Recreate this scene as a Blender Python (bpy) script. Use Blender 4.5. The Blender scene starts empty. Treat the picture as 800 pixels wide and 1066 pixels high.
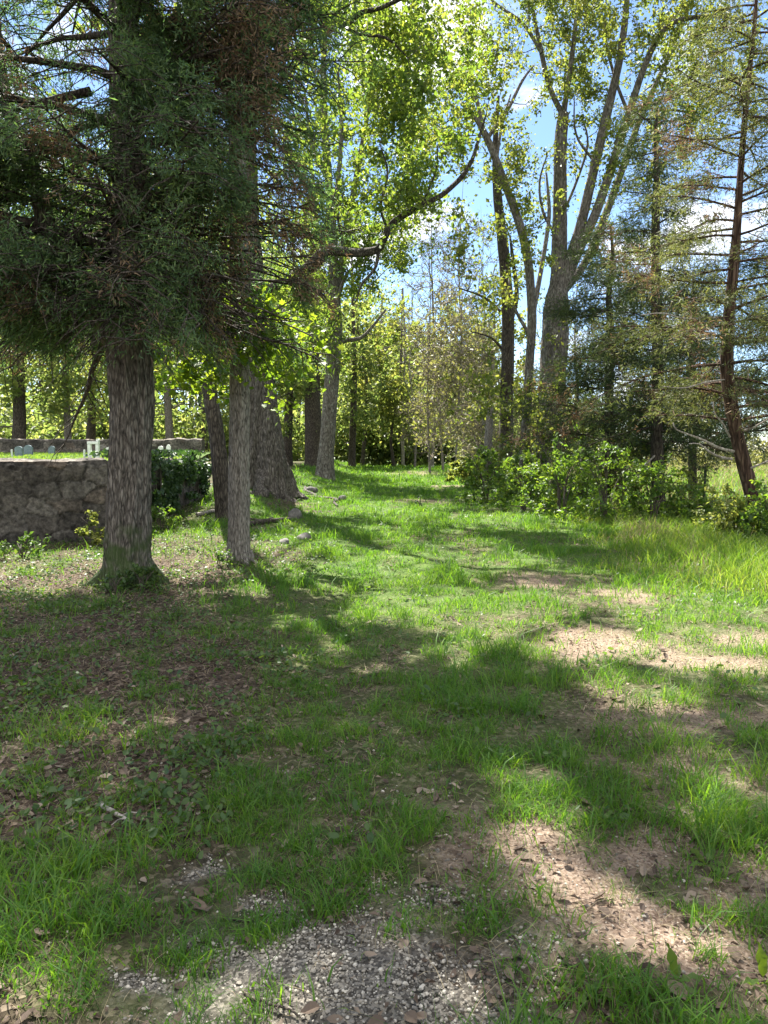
import bpy, math
import numpy as np
from math import radians, sin, cos, tan, atan, pi

RNG = np.random.default_rng(11)
SC = bpy.context.scene
COL = SC.collection

# ------------------------------------------------------------------ camera maths
F = 770.0
CAM = np.array([0.0, 0.0, 1.55])
PITCH = atan(63 / F)
FWD = np.array([0, cos(PITCH), -sin(PITCH)])
UP = np.array([0, sin(PITCH), cos(PITCH)])

def ray(px, py):
    return np.array([(px - 400) / F, 0, 0]) + UP * ((533 - py) / F) + FWD

def at(px, py, Y):
    """world point seen at photo position px,py at depth Y"""
    d = ray(px, py)
    return CAM + d * (Y / d[1])

# ------------------------------------------------------------------ noise
def _hash(ix, iy, seed):
    with np.errstate(over='ignore'):
        n = (ix.astype(np.int64) * 374761393 + iy.astype(np.int64) * 668265263 + seed * 982451653) & 0xffffffff
        n = ((n ^ (n >> 13)) * 1274126177) & 0xffffffff
        n = (n ^ (n >> 16)) & 0xffffffff
    return n / 4294967295.0

def vnoise(x, y, seed=0):
    x = np.asarray(x, float); y = np.asarray(y, float)
    ix = np.floor(x); iy = np.floor(y)
    fx = x - ix; fy = y - iy
    fx = fx * fx * (3 - 2 * fx); fy = fy * fy * (3 - 2 * fy)
    a = _hash(ix, iy, seed); b = _hash(ix + 1, iy, seed)
    c = _hash(ix, iy + 1, seed); d = _hash(ix + 1, iy + 1, seed)
    return (a * (1 - fx) + b * fx) * (1 - fy) + (c * (1 - fx) + d * fx) * fy

def fbm(x, y, seed=0, oct=4):
    s = 0.0; a = 0.5; t = 0
    for i in range(oct):
        s = s + a * vnoise(np.asarray(x) * 2 ** i, np.asarray(y) * 2 ** i, seed + i * 17); t += a; a *= .5
    return s / t

def sst(e0, e1, x):
    t = np.clip((np.asarray(x, float) - e0) / (e1 - e0), 0, 1)
    return t * t * (3 - 2 * t)

def mix(a, b, t):
    return a * (1 - t) + b * t

# ------------------------------------------------------------------ terrain
def height(x, y):
    x = np.asarray(x, float); y = np.asarray(y, float)
    up = 0.0158 * np.clip(y - 8, 0, 37) - 0.022 * np.clip(y - 46, 0, 40)
    side = 1 - sst(3.0, 9.0, x - 0.04 * y)          # the field on the right lies lower
    h = up * mix(0.10, 1.0, side)
    tc = 0.2 + 0.022 * y
    bank = sst(2.6, 4.4, tc - x) * sst(11, 19, y) * (1 - sst(44, 60, y))
    h = h + 0.34 * bank
    h = h + (fbm(x * .45, y * .45, 3) - .5) * 0.12 * sst(1, 6, y)
    # shallow wheel ruts
    h = h - 0.03 * np.exp(-((x - tc + .75) / .28) ** 2) - 0.03 * np.exp(-((x - tc - .85) / .3) ** 2)
    return h

def gnd(px, py):
    d = ray(px, py)
    t = 0.5
    for i in range(4000):
        p = CAM + d * t
        if p[2] <= height(p[0], p[1]):
            break
        t += 0.02 if t < 30 else .1
    return np.array([p[0], p[1], float(height(p[0], p[1]))])

# ------------------------------------------------------------------ sun
SUN_AZ = radians(-23.0)      # from forward (+Y), negative = left
SUN_EL = radians(57.0)
SUN = np.array([sin(SUN_AZ) * cos(SUN_EL), cos(SUN_AZ) * cos(SUN_EL), sin(SUN_EL)])

def poly_world(pts):
    return np.array([gnd(*p)[:2] for p in pts])

def in_poly(x, y, poly):
    inside = np.zeros(np.shape(x), bool)
    n = len(poly)
    for i in range(n):
        x0, y0 = poly[i]; x1, y1 = poly[(i + 1) % n]
        c = ((y0 > y) != (y1 > y)) & (x < (x1 - x0) * (y - y0) / (y1 - y0 + 1e-12) + x0)
        inside ^= c
    return inside

# gaps in the tree cover: the ground places that the sun reaches
SUNNY = [poly_world(p) for p in (
    [(466, 872), (500, 838), (528, 806), (600, 815), (612, 858), (604, 892), (660, 918), (750, 968), (745, 1012), (690, 1012), (640, 990), (590, 962), (540, 932)],
    [(690, 842), (742, 836), (752, 866), (700, 872)],
    [(770, 908), (830, 905), (840, 945), (780, 940)],
    [(568, 672), (600, 655), (690, 660), (860, 690), (860, 712), (760, 706), (690, 700), (600, 690)],
    [(600, 715), (680, 712), (730, 726), (700, 738), (620, 734)],
    [(530, 578), (620, 610), (640, 636), (720, 668), (860, 690), (1100, 690), (1000, 540), (760, 512), (600, 505), (520, 545)],
    [(388, 622), (470, 616), (480, 632), (420, 650), (385, 642)],
    [(462, 634), (560, 632), (590, 650), (540, 662), (470, 652)],
    [(330, 575), (420, 560), (530, 560), (540, 592), (440, 604), (350, 600)],
    [(380, 544), (540, 540), (560, 552), (450, 560), (370, 556)],
    [(400, 520), (520, 518), (520, 530), (410, 532)],
    [(400, 503), (480, 501), (480, 509), (400, 511)],
    [(300, 652), (370, 648), (392, 680), (330, 690)],
    [(60, 575), (108, 570), (112, 592), (58, 590)],
    [(16, 600), (76, 594), (84, 618), (20, 622)],
    [(158, 562), (238, 552), (244, 592), (165, 598)],
    [(262, 562), (330, 545), (320, 578), (268, 590)],
    [(270, 530), (370, 500), (375, 535), (290, 552)],
    [(268, 786), (298, 784), (300, 804), (270, 806)],
    [(100, 800), (150, 796), (158, 822), (106, 826)],
    [(172, 850), (202, 846), (206, 874), (176, 874)],
    [(270, 640), (300, 636), (300, 660), (274, 664)],
    [(490, 500), (800, 515), (820, 600), (520, 575)],
)]

def sunny(x, y, skip=()):
    jx = (vnoise(x * 2.3, y * 2.3, 71) - .5) * .34 + (vnoise(x * 7, y * 7, 74) - .5) * .12
    jy = (vnoise(x * 2.3, y * 2.3, 72) - .5) * .34 + (vnoise(x * 7, y * 7, 75) - .5) * .12
    m = np.zeros(np.shape(x), bool)
    for i, p in enumerate(SUNNY):
        if i in skip: continue
        m |= in_poly(x + jx, y + jy, p)
    return m

LIT_LEAVES = [(at(252, 355, 9.4), .85), (at(280, 372, 10.6), 1.05), (at(205, 380, 10.2), .7)]

def thin_for_sun(P, keep=0.02, skip=()):
    """leaves that would stand between the sun and an open sunny place are mostly absent"""
    P = np.asarray(P)
    if len(P) == 0:
        return np.zeros(0, bool)
    h = height(P[:, 0], P[:, 1]) * 0 + .1
    for _ in range(2):
        t = (P[:, 2] - h) / SUN[2]
        gx = P[:, 0] - SUN[0] * t; gy = P[:, 1] - SUN[1] * t
        h = height(gx, gy)
    bad = sunny(gx, gy, skip if 21 in skip else tuple(skip) + (22,))
    bad |= (gy < 10) & (gx < .9 - .12 * (5 - gy)) & (fbm(gx * 1.5 + 5, gy * 1.5, 111, 2) > .66) & (vnoise(gx * 5, gy * 5, 113) > .35)
    for c, rad in LIT_LEAVES:
        d = P - c; a = d @ SUN; off = np.linalg.norm(d - a[:, None] * SUN, axis=1)
        bad |= (a > rad * 1.2) & (off < rad)
    return ~(bad & (RNG.random(len(P)) > keep))

# ------------------------------------------------------------------ mesh helpers
class Geo:
    def __init__(s):
        s.v = []; s.t = []; s.q = []; s.n = 0; s.vc = []
    def add(s, v, tris=None, quads=None, val=None):
        v = np.asarray(v, np.float32).reshape(-1, 3)
        if tris is not None and len(tris): s.t.append(np.asarray(tris, np.int64).reshape(-1, 3) + s.n)
        if quads is not None and len(quads): s.q.append(np.asarray(quads, np.int64).reshape(-1, 4) + s.n)
        s.v.append(v); s.n += len(v)
        if val is not None: s.vc.append(np.asarray(val, np.float32))
    def empty(s):
        return s.n == 0
    def build(s, name, mat=None, parent=None, smooth=True, origin=None, attr=None):
        v = np.concatenate(s.v) if s.v else np.zeros((0, 3), np.float32)
        if origin is not None: v = v - np.asarray(origin, np.float32)
        t = np.concatenate(s.t) if s.t else np.zeros((0, 3), np.int64)
        q = np.concatenate(s.q) if s.q else np.zeros((0, 4), np.int64)
        me = bpy.data.meshes.new(name)
        me.vertices.add(len(v)); me.vertices.foreach_set('co', v.astype(np.float32).ravel())
        loops = np.concatenate([t.ravel(), q.ravel()]).astype(np.int32)
        me.loops.add(len(loops)); me.loops.foreach_set('vertex_index', loops)
        starts = np.concatenate([np.arange(len(t)) * 3, len(t) * 3 + np.arange(len(q)) * 4]).astype(np.int32)
        me.polygons.add(len(starts)); me.polygons.foreach_set('loop_start', starts)
        try:
            me.polygons.foreach_set('loop_total', np.concatenate([np.full(len(t), 3), np.full(len(q), 4)]).astype(np.int32))
        except Exception:
            pass
        me.polygons.foreach_set('use_smooth', np.full(len(starts), smooth, dtype=bool))
        if attr and s.vc:
            a = me.attributes.new(attr, 'FLOAT_COLOR', 'POINT')
            a.data.foreach_set('color', np.concatenate(s.vc).astype(np.float32).ravel())
        me.update(calc_edges=True)
        if mat: me.materials.append(mat)
        o = bpy.data.objects.new(name, me); COL.objects.link(o)
        if parent is not None: o.parent = parent
        return o

def tag(o, label=None, cat=None, group=None, kind=None):
    if label: o['label'] = label
    if cat: o['category'] = cat
    if group: o['group'] = group
    if kind: o['kind'] = kind
    return o

def thing(name, loc, label, cat, group=None):
    o = bpy.data.objects.new(name, None); COL.objects.link(o)
    o.location = tuple(float(c) for c in loc); o.empty_display_size = .3
    return tag(o, label, cat, group)

def unit(v):
    v = np.asarray(v, float)
    return v / (np.linalg.norm(v, axis=-1, keepdims=True) + 1e-9)

def spline(pts, rad=None, step=0.25):
    """Catmull-Rom resample"""
    P = np.asarray(pts, float)
    if len(P) == 2: P = np.array([P[0], (P[0] + P[1]) / 2, P[1]]); rad = None if rad is None else [rad[0], (rad[0] + rad[1]) / 2, rad[1]]
    A = np.vstack([2 * P[0] - P[1], P, 2 * P[-1] - P[-2]])
    out = []; ro = []
    for i in range(1, len(A) - 2):
        L = np.linalg.norm(A[i + 1] - A[i]); n = max(2, int(L / step))
        for k in range(n):
            t = k / n
            out.append(.5 * ((2 * A[i]) + (-A[i - 1] + A[i + 1]) * t + (2 * A[i - 1] - 5 * A[i] + 4 * A[i + 1] - A[i + 2]) * t * t + (-A[i - 1] + 3 * A[i] - 3 * A[i + 1] + A[i + 2]) * t ** 3))
            if rad is not None: ro.append(rad[i - 1] * (1 - t) + rad[i] * t)
    out.append(P[-1])
    if rad is not None: ro.append(rad[-1])
    return np.array(out), (np.array(ro) if rad is not None else None)

def tube(g, pts, rad, sides=8, rough=0.0, seed=0, flare=None, furrow=None):
    P = np.asarray(pts, float); R = np.asarray(rad, float); n = len(P)
    T = np.gradient(P, axis=0); T = unit(T)
    ref = np.array([0.0, 1, 0]) if abs(T[0][1]) < .9 else np.array([1.0, 0, 0])
    N = np.zeros_like(P); N[0] = unit(np.cross(np.cross(T[0], ref), T[0]))
    for i in range(1, n):
        v = N[i - 1] - T[i] * np.dot(N[i - 1], T[i]); N[i] = unit(v)
    B = np.cross(T, N)
    a = np.arange(sides) * 2 * pi / sides
    RR = np.repeat(R[:, None], sides, 1)
    if rough > 0:
        s = np.concatenate([[0], np.cumsum(np.linalg.norm(np.diff(P, axis=0), axis=1))])
        ca, sa = np.cos(a)[None] * 3, np.sin(a)[None] * 3
        nz = fbm(ca + sa * .37 + s[:, None] * .5, sa * 1.1 + s[:, None] * 1.3 + seed * 3.1, seed) - .5
        nz2 = fbm(ca * 2.3 + 9, sa * 2.3 + s[:, None] * .8, seed + 5) - .5
        RR = RR * (1 + rough * (nz * 1.4 + nz2))
    if furrow is not None:
        amp, nr = furrow
        sz = np.concatenate([[0], np.cumsum(np.linalg.norm(np.diff(P, axis=0), axis=1))])[:, None]; aa = a[None]
        u = aa / (2 * pi) * nr + 1.7 * (fbm(aa * 2.2, sz * 2.6, seed + 41, 3) - .5) * 2; v = sz * 3.4 + .6 * vnoise(aa * 9, sz * 1.1, seed + 42)
        rd = 1 - np.abs(2 * vnoise(u, v, seed + 43) - 1); r2 = 1 - np.abs(2 * vnoise(u * 1.9 + 3, v * 1.7, seed + 44) - 1)
        RR = RR + amp * (1.5 * (rd - .5) + .7 * (r2 - .5)) + amp * .5 * (vnoise(u * 4, sz * 30, seed + 45) - .5)
    if flare is not None:
        amp, hh, lobes, ph = flare
        z = P[:, 2] - P[0, 2]
        f = amp * np.exp(-np.clip(z, 0, None) / hh)[:, None]
        RR = RR * (1 + f * (.55 + .45 * np.sin(a * lobes + ph)[None] + .2 * np.sin(a * (lobes + 2) + ph * 2)[None]))
    V = P[:, None, :] + RR[..., None] * (np.cos(a)[None, :, None] * N[:, None, :] + np.sin(a)[None, :, None] * B[:, None, :])
    V = V.reshape(-1, 3)
    i = np.arange(n - 1)[:, None] * sides; j = np.arange(sides)[None]; k = (j + 1) % sides
    Q = np.stack([i + j, i + k, i + sides + k, i + sides + j], -1).reshape(-1, 4)
    tip = n * sides
    V = np.vstack([V, P[-1] + T[-1] * R[-1] * .5])
    jj = np.arange(sides)
    TR = np.stack([(n - 1) * sides + jj, (n - 1) * sides + (jj + 1) % sides, np.full(sides, tip)], -1)
    g.add(V, TR, Q)

def rand_dirs(n, rng=None):
    v = RNG.normal(size=(n, 3))
    return unit(v)

def leaves(g, P, size, up=0.5, aspect=.62, fold=.25, var=.5, lobed=False, droop=0.0):
    """one folded leaf face at each point"""
    n = len(P)
    if n == 0: return
    P = np.asarray(P, float)
    nrm = unit(rand_dirs(n) + np.array([0, 0, up]))
    d = rand_dirs(n); d = d - nrm * np.sum(d * nrm, 1, keepdims=True); d[:, 2] -= droop; d = unit(d)
    s = np.cross(nrm, d)
    L = size * (1 + var * RNG.normal(size=(n, 1)).clip(-1.6, 1.6))
    W = L * aspect
    if not lobed:
        v = np.stack([P - d * L * .5, P + s * W * .5 + nrm * W * fold - d * L * .05, P + d * L * .5 - nrm * L * .08, P - s * W * .5 + nrm * W * fold - d * L * .05], 1)
        b = np.arange(n)[:, None] * 4
        t = np.concatenate([b + np.array([0, 1, 2]), b + np.array([0, 2, 3])])
        g.add(v.reshape(-1, 3), t)
    else:
        prof = [(0, -.5), (.30, -.34), (.52, -.12), (.30, -.02), (.44, .26), (.16, .2), (0, .55), (-.16, .2), (-.44, .26), (-.30, -.02), (-.52, -.12), (-.30, -.34)]
        vs = [P + s * W * (a * 1.5) + d * L * b_ + nrm * L * (abs(a) * fold - .1 * b_ * b_) for a, b_ in prof]
        vs.append(P + 0 * d)
        v = np.stack(vs, 1); k = len(prof)
        b = np.arange(n)[:, None] * (k + 1)
        t = np.concatenate([b + np.array([i, (i + 1) % k, k]) for i in range(k)])
        g.add(v.reshape(-1, 3), t)

def ovate(g, P, size, up=1.5, aspect=.55, curl=.35, var=.4):
    """rounded leaf with a midrib and a curled blade, one at each point"""
    n = len(P)
    if n == 0: return
    nrm = unit(rand_dirs(n) + np.array([0, 0, up])); d = rand_dirs(n); d = unit(d - nrm * np.sum(d * nrm, 1, keepdims=True)); s = np.cross(nrm, d)
    L = size * (1 + var * RNG.normal(size=(n, 1)).clip(-1.6, 1.8)); W = L * aspect * (.8 + .4 * RNG.random((n, 1)))
    c = curl * (RNG.random((n, 1)) * 1.6 - .4); f = curl * (RNG.random((n, 1)) * 1.4 - .2)
    rows = [(-.5, 0), (-.32, .36), (-.05, .5), (.25, .36), (.5, 0)]
    vs = []
    for u, w_ in rows:
        ctr = P + d * L * u + nrm * L * c * (u * u * 1.4 - .1) + s * L * .06 * np.sin(u * 5)
        if w_ == 0: vs.append(ctr)
        else: vs += [ctr - s * W * w_ + nrm * W * f * w_, ctr, ctr + s * W * w_ + nrm * W * f * w_]
    V = np.stack(vs, 1); b = np.arange(n)[:, None] * 11
    T = [(0, 2, 1), (0, 3, 2), (1, 2, 5), (1, 5, 4), (2, 3, 6), (2, 6, 5), (4, 5, 8), (4, 8, 7), (5, 6, 9), (5, 9, 8), (7, 8, 10), (8, 9, 10)]
    g.add(V.reshape(-1, 3), np.concatenate([b + np.array(t) for t in T]))

def slivers(g, P, D, length, width, spread=.7, var=.3):
    """thin pointed blades (cedar scale sprays, twig ends) at P roughly along D"""
    n = len(P)
    if n == 0: return
    d = unit(D + spread * rand_dirs(n))
    s = unit(np.cross(d, rand_dirs(n)))
    L = length * (1 + var * RNG.normal(size=(n, 1)).clip(-1.5, 1.5))
    w = width * (.7 + .6 * RNG.random((n, 1)))
    bend = rand_dirs(n) * L * .12
    m = P + d * L * .45 + bend
    v = np.stack([P, m + s * w * .5, P + d * L + bend * .3, m - s * w * .5], 1)
    b = np.arange(n)[:, None] * 4
    t = np.concatenate([b + np.array([0, 1, 2]), b + np.array([0, 2, 3])])
    g.add(v.reshape(-1, 3), t)

# ------------------------------------------------------------------ materials
def new_mat(name):
    m = bpy.data.materials.new(name); m.use_nodes = True
    nt = m.node_tree; nt.nodes.clear()
    out = nt.nodes.new('ShaderNodeOutputMaterial')
    return m, nt, out

def N(nt, typ, **kw):
    n = nt.nodes.new(typ)
    for k, v in kw.items():
        if k.startswith('i_'):
            key = k[2:]; key = int(key) if key.isdigit() else key.replace('_', ' ')
            n.inputs[key].default_value = v
        else: setattr(n, k, v)
    return n

def ramp(nt, stops, fac):
    r = nt.nodes.new('ShaderNodeValToRGB')
    e = r.color_ramp.elements
    while len(e) < len(stops): e.new(.5)
    for i, (p, c) in enumerate(stops):
        e[i].position = p; e[i].color = (*c, 1)
    nt.links.new(fac, r.inputs[0])
    return r.outputs[0]

def leaf_mat(name, cols, trans=.45, tcol=None, tint=1.0, rough=.5, spec=.3):
    m, nt, out = new_mat(name); L = nt.links.new
    geo = N(nt, 'ShaderNodeNewGeometry'); tc = N(nt, 'ShaderNodeTexCoord')
    nz = N(nt, 'ShaderNodeTexNoise', i_Scale=.9, i_Detail=3.0); L(tc.outputs['Object'], nz.inputs['Vector'])
    ad = N(nt, 'ShaderNodeMath', operation='MULTIPLY_ADD'); L(nz.outputs['Fac'], ad.inputs[0]); ad.inputs[1].default_value = 1.1
    sub = N(nt, 'ShaderNodeMath', operation='MULTIPLY_ADD'); L(geo.outputs['Random Per Island'], sub.inputs[0]); sub.inputs[1].default_value = .75; sub.inputs[2].default_value = -.42
    L(sub.outputs[0], ad.inputs[2])
    n = len(cols)
    c = ramp(nt, [(i / (n - 1), cols[i]) for i in range(n)], ad.outputs[0])
    p = N(nt, 'ShaderNodeBsdfPrincipled', i_Roughness=rough); p.inputs['Specular IOR Level'].default_value = spec
    L(c, p.inputs['Base Color'])
    tr = N(nt, 'ShaderNodeBsdfTranslucent')
    hs = N(nt, 'ShaderNodeMix', data_type='RGBA', blend_type='MULTIPLY'); hs.inputs[0].default_value = 1
    L(c, hs.inputs[6]); hs.inputs[7].default_value = (*(tcol or (3.2, 2.6, 1.2)), 1)
    L(hs.outputs[2], tr.inputs['Color'])
    mx = N(nt, 'ShaderNodeMixShader'); mx.inputs[0].default_value = trans
    L(p.outputs[0], mx.inputs[1]); L(tr.outputs[0], mx.inputs[2]); L(mx.outputs[0], out.inputs[0])
    return m

def bark_mat(name, dark, mid, light, scale=9, stretch=.16, bump=.6, dist=.03, moss=0.0, lichen=0.0):
    m, nt, out = new_mat(name); L = nt.links.new
    tc = N(nt, 'ShaderNodeTexCoord'); mp = N(nt, 'ShaderNodeMapping'); L(tc.outputs['Object'], mp.inputs[0])
    mp.inputs['Scale'].default_value = (1, 1, stretch)
    wz = N(nt, 'ShaderNodeTexNoise', i_Scale=float(scale) * .45, i_Detail=5.0); L(mp.outputs[0], wz.inputs['Vector'])
    wa = N(nt, 'ShaderNodeMix', data_type='RGBA', blend_type='LINEAR_LIGHT'); wa.inputs[0].default_value = .9 / scale
    L(mp.outputs[0], wa.inputs[6]); L(wz.outputs['Color'], wa.inputs[7])
    vo = N(nt, 'ShaderNodeTexVoronoi', feature='DISTANCE_TO_EDGE', i_Scale=float(scale)); L(wa.outputs[2], vo.inputs['Vector'])
    mr = N(nt, 'ShaderNodeMapRange', interpolation_type='SMOOTHSTEP'); mr.inputs[1].default_value = -.03; mr.inputs[2].default_value = .36; L(vo.outputs['Distance'], mr.inputs[0])
    mp2 = N(nt, 'ShaderNodeMapping'); L(tc.outputs['Object'], mp2.inputs[0]); mp2.inputs['Scale'].default_value = (1, 1, stretch * .75)
    rg = N(nt, 'ShaderNodeTexNoise', i_Scale=float(scale) * 1.25, i_Detail=5.0, i_Roughness=.6, i_Distortion=.6); L(mp2.outputs[0], rg.inputs['Vector'])
    fine = N(nt, 'ShaderNodeTexNoise', i_Scale=float(scale) * 5, i_Detail=5.0, i_Roughness=.7); L(mp.outputs[0], fine.inputs['Vector'])
    a1 = N(nt, 'ShaderNodeMath', operation='MULTIPLY_ADD'); L(mr.outputs[0], a1.inputs[0]); a1.inputs[1].default_value = .42; a1.inputs[2].default_value = -.48
    a2 = N(nt, 'ShaderNodeMath', operation='MULTIPLY_ADD'); L(rg.outputs['Fac'], a2.inputs[0]); a2.inputs[1].default_value = 1.25; L(a1.outputs[0], a2.inputs[2])
    su = N(nt, 'ShaderNodeMath', operation='MULTIPLY_ADD'); L(fine.outputs['Fac'], su.inputs[0]); su.inputs[1].default_value = .45; L(a2.outputs[0], su.inputs[2])
    col = ramp(nt, [(.2, dark), (.5, mid), (.85, light)], su.outputs[0])
    big = N(nt, 'ShaderNodeTexNoise', i_Scale=1.7, i_Detail=4.0); L(tc.outputs['Object'], big.inputs['Vector'])
    bm_ = N(nt, 'ShaderNodeMix', data_type='RGBA', blend_type='MULTIPLY'); bm_.inputs[0].default_value = .6
    bc = ramp(nt, [(.3, (.62, .6, .58)), (.7, (1.15, 1.12, 1.08))], big.outputs['Fac'])
    L(col, bm_.inputs[6]); L(bc, bm_.inputs[7]); cur = bm_.outputs[2]
    if lichen > 0:
        ln = N(nt, 'ShaderNodeTexNoise', i_Scale=7.0, i_Detail=6.0, i_Roughness=.7); L(tc.outputs['Object'], ln.inputs['Vector'])
        lf = ramp(nt, [(.56, (0, 0, 0)), (.66, (lichen,) * 3)], ln.outputs['Fac'])
        mm = N(nt, 'ShaderNodeMix', data_type='RGBA'); L(lf, mm.inputs[0]); L(cur, mm.inputs[6]); mm.inputs[7].default_value = (.36, .38, .33, 1); cur = mm.outputs[2]
    if moss > 0:
        sx = N(nt, 'ShaderNodeSeparateXYZ'); L(tc.outputs['Object'], sx.inputs[0])
        mz = N(nt, 'ShaderNodeMapRange'); mz.inputs[1].default_value = 1.5; mz.inputs[2].default_value = .1; L(sx.outputs['Z'], mz.inputs[0])
        mn = N(nt, 'ShaderNodeTexNoise', i_Scale=5.0, i_Detail=5.0); L(tc.outputs['Object'], mn.inputs['Vector'])
        mu = N(nt, 'ShaderNodeMath', operation='MULTIPLY'); L(mz.outputs[0], mu.inputs[0]); L(mn.outputs['Fac'], mu.inputs[1])
        mfac = ramp(nt, [(.30, (0, 0, 0)), (.46, (moss,) * 3)], mu.outputs[0])
        mm = N(nt, 'ShaderNodeMix', data_type='RGBA'); L(mfac, mm.inputs[0]); L(cur, mm.inputs[6]); mm.inputs[7].default_value = (.05, .085, .02, 1); cur = mm.outputs[2]
    bp = N(nt, 'ShaderNodeBump', i_Strength=float(bump), i_Distance=dist); L(su.outputs[0], bp.inputs['Height'])
    p = N(nt, 'ShaderNodeBsdfPrincipled', i_Roughness=.9); p.inputs['Specular IOR Level'].default_value = .2
    L(cur, p.inputs['Base Color']); L(bp.outputs[0], p.inputs['Normal']); L(p.outputs[0], out.inputs[0])
    return m

def plain_mat(name, cols, scale=12, rough=.85, bump=.3, island=False, spec=.2):
    m, nt, out = new_mat(name); L = nt.links.new
    tc = N(nt, 'ShaderNodeTexCoord')
    nz = N(nt, 'ShaderNodeTexNoise', i_Scale=float(scale), i_Detail=6.0, i_Roughness=.65); L(tc.outputs['Object'], nz.inputs['Vector'])
    fac = nz.outputs['Fac']
    if island:
        geo = N(nt, 'ShaderNodeNewGeometry')
        ad = N(nt, 'ShaderNodeMath', operation='MULTIPLY_ADD'); L(fac, ad.inputs[0]); ad.inputs[1].default_value = .3
        s2 = N(nt, 'ShaderNodeMath', operation='MULTIPLY'); L(geo.outputs['Random Per Island'], s2.inputs[0]); s2.inputs[1].default_value = .85
        L(s2.outputs[0], ad.inputs[2]); fac = ad.outputs[0]
    n = len(cols); lo, hi = (.02, 1.0) if island else (.3, .7)
    c = ramp(nt, [(lo + (hi - lo) * i / (n - 1), cols[i]) for i in range(n)], fac)
    p = N(nt, 'ShaderNodeBsdfPrincipled', i_Roughness=rough); p.inputs['Specular IOR Level'].default_value = spec
    L(c, p.inputs['Base Color'])
    if bump:
        bp = N(nt, 'ShaderNodeBump', i_Strength=float(bump), i_Distance=.02); L(nz.outputs['Fac'], bp.inputs['Height']); L(bp.outputs[0], p.inputs['Normal'])
    L(p.outputs[0], out.inputs[0])
    return m

M = {}
M['bark_big'] = bark_mat('furrowed_bark', (.03, .027, .023), (.13, .115, .098), (.29, .262, .225), scale=30, stretch=.2, bump=1.0, dist=.03, moss=.8)
M['bark_grey'] = bark_mat('grey_bark', (.045, .041, .036), (.19, .172, .15), (.34, .312, .28), scale=38, stretch=.22, bump=.8, dist=.025)
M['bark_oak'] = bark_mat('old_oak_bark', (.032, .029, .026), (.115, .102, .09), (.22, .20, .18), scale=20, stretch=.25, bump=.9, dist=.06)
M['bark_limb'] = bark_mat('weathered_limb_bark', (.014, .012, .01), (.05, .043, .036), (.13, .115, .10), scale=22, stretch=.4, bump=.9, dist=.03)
M['bark_dark'] = bark_mat('dark_bark', (.018, .015, .012), (.06, .05, .042), (.13, .11, .09), scale=26, stretch=.25, bump=.8, dist=.03)
M['bark_maple'] = bark_mat('maple_bark', (.035, .031, .027), (.115, .104, .09), (.235, .215, .19), scale=24, stretch=.2, bump=.7, dist=.03, lichen=.5)
M['bark_red'] = bark_mat('red_cedar_bark', (.02, .013, .010), (.075, .045, .032), (.17, .115, .085), scale=16, stretch=.1, bump=1.0, dist=.03)
M['bark_dead'] = bark_mat('dead_grey_wood', (.14, .12, .10), (.30, .27, .24), (.45, .42, .38), scale=20, stretch=.1, bump=.4, dist=.01)
M['twig'] = plain_mat('twig_bark', [(.04, .032, .025), (.12, .10, .08)], scale=20)
M['twig_pale'] = plain_mat('pale_twig_bark', [(.12, .10, .075), (.26, .22, .17)], scale=20)

M['cedar'] = leaf_mat('cedar_foliage', [(.045, .084, .048), (.085, .138, .062), (.15, .195, .066)], trans=.42, tcol=(1.6, 1.9, 1.0), rough=.6)
M['cedar_olive'] = leaf_mat('olive_cedar_foliage', [(.045, .064, .028), (.095, .112, .048), (.175, .175, .082)], trans=.4, tcol=(1.8, 1.8, .9), rough=.6)
M['cedar_mid'] = leaf_mat('mid_cedar_foliage', [(.024, .046, .024), (.052, .080, .034), (.095, .115, .046)], trans=.35, tcol=(1.7, 1.7, .8), rough=.6)
M['dead_spray'] = leaf_mat('dead_cedar_sprays', [(.08, .056, .034), (.16, .112, .068), (.25, .185, .115)], trans=.3, tcol=(1.5, 1.2, .9), rough=.8)
M['leaf_maple'] = leaf_mat('maple_leaves', [(.042, .080, .018), (.082, .125, .026), (.15, .172, .042)], trans=.52, tcol=(2.5, 2.4, 1.15))
M['leaf_spring'] = leaf_mat('spring_leaves', [(.048, .080, .020), (.090, .120, .030), (.155, .165, .048)], trans=.55, tcol=(2.5, 2.3, 1.15))
M['leaf_bright'] = leaf_mat('bright_low_leaves', [(.050, .098, .014), (.085, .140, .018), (.14, .185, .026)], trans=.55, tcol=(2.5, 2.3, .9))
M['leaf_far'] = leaf_mat('woodland_leaves', [(.050, .085, .024), (.092, .130, .038), (.165, .185, .062)], trans=.54, tcol=(2.7, 2.5, 1.7))
M['leaf_tan'] = leaf_mat('tan_scrub_leaves', [(.09, .10, .045), (.145, .145, .068), (.21, .195, .105)], trans=.4, tcol=(1.7, 1.7, .9))
M['leaf_shrub'] = leaf_mat('shrub_leaves', [(.040, .085, .020), (.080, .140, .028), (.14, .185, .042)], trans=.48, tcol=(2.4, 2.3, .8), spec=.45)
M['leaf_ivy'] = leaf_mat('ivy_leaves', [(.018, .045, .018), (.038, .075, .026), (.065, .11, .038)], trans=.25, tcol=(2, 2.2, .9), spec=.5)
M['leaf_yellow'] = leaf_mat('yellow_green_leaves', [(.06, .095, .022), (.115, .145, .036), (.19, .20, .058)], trans=.5, tcol=(2.3, 2.1, 1.3))
M['grass'] = leaf_mat('lawn_grass', [(.032, .090, .015), (.068, .158, .020), (.130, .218, .030)], trans=.45, tcol=(2.3, 2.1, .8), spec=.35)
M['grass_tall'] = leaf_mat('tall_bank_grass', [(.052, .115, .018), (.10, .175, .026), (.18, .225, .048)], trans=.48, tcol=(2.0, 1.9, .8), spec=.3)
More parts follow.
